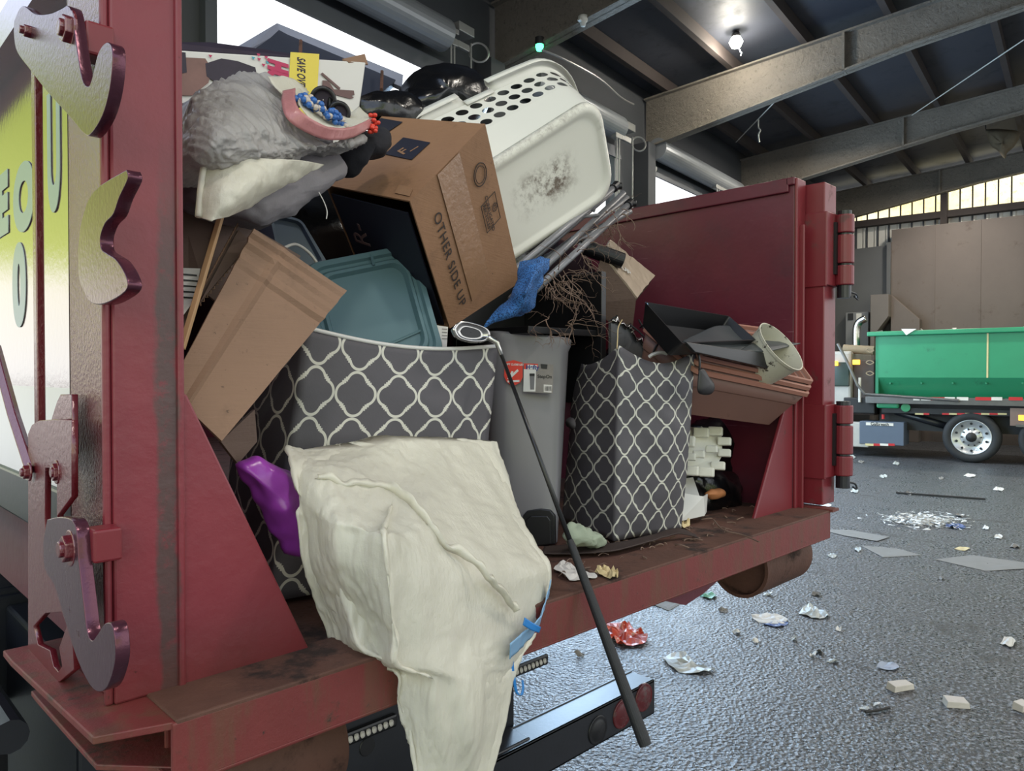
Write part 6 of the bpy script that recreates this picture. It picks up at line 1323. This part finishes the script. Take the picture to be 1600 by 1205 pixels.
rg = [P(*q) if False else P(q[0], q[1], d=19.5) for q in ((1540, 202), (1590, 205), (1587, 225), (1573, 240), (1570, 248), (1560, 236), (1548, 226))]
cen = sum(rg, Vector())/len(rg); lp2 = smooth_path(rg+[rg[0]], 5)[:-1]
rows = [[cen+(q-cen)*max(s_, .02)-DV*(.12*(1-s_*s_)+.05*noise.noise(q*4)) for q in lp2] for s_ in (0, .35, .7, 1)]
o = MB().grid(rows, close=True).build('hanging_rag', mat('dirty tan rag', S(110, 98, 78), .9, 0, .25, 6), None, smooth=True, solid=.02); tag(o, 'dirty tan rag hanging from the ceiling near the far windows', 'rag')
mb = MB(); mb.tube([rg[0], rg[0]+Vector((0, 0, 2.2))], .012, 6); o2 = mb.build('hanging_string', MT['grime'], o)
# ------------------------------------------------------------------ litter on the ground
def litter(pts, name, label, cat, ma, amp=.012, freq=14, seed=0, grp=None): return paper(pts, name, label, cat, ma, z=.0, amp=amp, freq=freq, seed=seed, th=.002, grp=grp)
def q4(px, py, w_, h_): return [(px-w_, py+h_*.2), (px-w_*.3, py-h_), (px+w_, py-h_*.2), (px+w_*.4, py+h_)]
MT['orange_bag'] = mat('orange red wrapper', S(206, 70, 44), .35, 0, .25, 20, (S(220, 196, 180), .56, .64, 12)); MT['pale_plastic'] = mat('pale plastic film', S(186, 188, 184), .4, 0, .15, 20)
MT['litter_card'] = mat('flattened grey cardboard', S(128, 124, 118), .8, 0, .1, 6); MT['blue_film'] = mat('blue wrapper', S(70, 96, 150), .4, 0, .2, 20); MT['white_brick'] = mat('pale broken block', S(196, 188, 178), .8, 0, .08, 20, None, .2, 60)
litter([(947, 980), (975, 974), (990, 985), (1011, 997), (1005, 1010), (970, 1011), (952, 998)], 'snack_bag', 'orange-red crumpled wrapper on the ground beyond the golf club', 'wrapper', MT['orange_bag'], .022, 12)
litter([(1035, 1030), (1065, 1020), (1090, 1040), (1117, 1048), (1100, 1053), (1060, 1051)], 'plastic_film', 'pale plastic film on the ground right of the orange wrapper', 'plastic film', MT['pale_plastic'], .012, 16)
litter([(1174, 965), (1205, 960), (1230, 968), (1222, 976), (1185, 973)], 'foam_tray', 'white flattened tray on the ground below the roller', 'tray', MT['paper'], .010)
litter([(1190, 976), (1215, 973), (1232, 975), (1215, 981)], 'blue_wrapper', 'small blue wrapper beside the white flattened tray', 'wrapper', MT['blue_film'], .008)
litter([(1248, 960), (1262, 946), (1280, 955), (1296, 964), (1275, 968)], 'crumpled_paper', 'crumpled greyish paper right of the white flattened tray', 'paper', MT['pale_plastic'], .016)
litter([(1092, 932), (1108, 927), (1120, 933), (1108, 937)], 'green_film', 'small green plastic scrap on the ground under the sill', 'plastic scrap', mat('green film', S(80, 150, 120), .4), .01)
litter([(1005, 940), (1030, 934), (1064, 944), (1045, 955)], 'cardboard_sheet', 'flat grey card on the ground just under the container sill', 'cardboard', MT['litter_card'], .004)
litter(q4(1387, 1043, 18, 6), 'blue_wrapper', 'pale blue crumpled wrapper on the ground above the two broken blocks', 'wrapper', mat('pale blue film', S(150, 160, 178), .4), .012)
litter(q4(1575, 1006, 12, 7), 'crumpled_paper', 'small white crumple on the ground at the right edge', 'paper', MT['paper'], .016)
litter([(1280, 828), (1330, 829), (1390, 840), (1370, 847), (1320, 838)], 'cardboard_sheet', 'flattened grey cardboard on the ground right of the container', 'cardboard', MT['litter_card'], .004)
litter([(1460, 875), (1520, 868), (1600, 880), (1600, 890), (1540, 893)], 'cardboard_sheet', 'large flattened cardboard on the ground at the right edge', 'cardboard', MT['litter_card'], .003)
litter([(1345, 853), (1400, 858), (1440, 868), (1380, 872)], 'cardboard_sheet', 'flattened cardboard lying between two other sheets on the ground', 'cardboard', MT['litter_card'], .003)
litter(q4(1503, 858, 12, 3), 'yellow_card', 'small yellow card on the ground among flattened cardboard', 'card', MT['tan_paper'], .004)
for (px, py, w_, h_, ang, lb) in ((1407, 1077, .075, .035, .3, 'left of two pale broken blocks on the ground'), (1494, 1103, .06, .04, -.2, 'right of two pale broken blocks on the ground'), (1597, 1108, .05, .03, .5, 'pale broken block cut off by the right edge')):
    c_ = P(px, py, z=0); mb = MB(); mb.hexa([Matrix.Translation(c_) @ Matrix.Rotation(ang-.8, 4, 'Z') @ Vector(v) for v in ((-w_, -h_, 0), (w_, -h_*.8, 0), (w_*.9, h_, 0), (-w_, h_*.9, 0), (-w_*.9, -h_, .035), (w_*.95, -h_*.7, .03), (w_*.8, h_*.8, .04), (-w_*.95, h_*.7, .045))]); o = mb.build('broken_block', MT['white_brick'], None, .003); tag(o, lb, 'block')
rnd = random.Random(11)
mb = MB()
for k in range(420):
    t = rnd.gauss(0, .4); px = 1440+rnd.gauss(0, 30); py = 817+.05*(px-1440)+rnd.gauss(0, 5); p = P(px, py, z=.0)+Vector((0, 0, rnd.uniform(.005, .05))); s_ = rnd.uniform(.02, .06)
    mb.add([p+Vector((rnd.uniform(-s_, s_), rnd.uniform(-s_, s_), rnd.uniform(-.004, .02))) for _ in range(4)], [(0, 1, 2, 3)])
o = mb.build('shredded_paper', MT['paper'], None, solid=.002); tag(o, 'heap of shredded white paper on the ground in front of the green truck', 'shredded paper', kind='stuff')
litter(q4(1493, 824, 16, 4), 'blue_wrapper', 'blue wrapper at the right end of the shredded paper heap', 'wrapper', MT['blue_film'], .02)
sp0 = [(1310, 985), (1200, 930), (1500, 806), (1540, 826), (1380, 745), (1470, 748), (1515, 744), (1330, 715), (1345, 722), (1290, 790), (1335, 768), (1420, 772), (1560, 765), (1340, 860), (1470, 905), (1560, 840), (1300, 870), (1275, 930), (1370, 1104), (1350, 1108), (1280, 1020), (1270, 1026), (1300, 1035), (1130, 955), (1150, 990), (1240, 1000), (905, 1025), (1180, 1003), (1400, 700+25), (1585, 855)]
for k, (px, py) in enumerate(sp0):
    litter(q4(px, py, (4+5*rnd.random())*(1 if py > 800 else 1.1), 2+1.5*rnd.random()), 'ground_scrap', 'small pale scrap of rubbish lying loose on the dark floor', 'scrap', [MT['paper'], MT['pale_plastic'], MT['litter_card']][k % 3], .012, 20, k, 'loose scraps on the floor')
mb = MB(); mb.tube([P(1400, 770, z=.02), P(1540, 780, z=.02)], .015, 6); o = mb.build('metal_rod', MT['grime'], None); tag(o, 'long dark rod lying on the ground in front of the green truck', 'rod')
mb = MB(); mb.tube([P(1352, 1113, z=.01), P(1372, 1110, z=.012), P(1390, 1106, z=.01)], .008, 6); o = mb.build('wood_splinter', MT['grime'], None); tag(o, 'dark wood splinter on the ground left of the broken blocks', 'splinter')
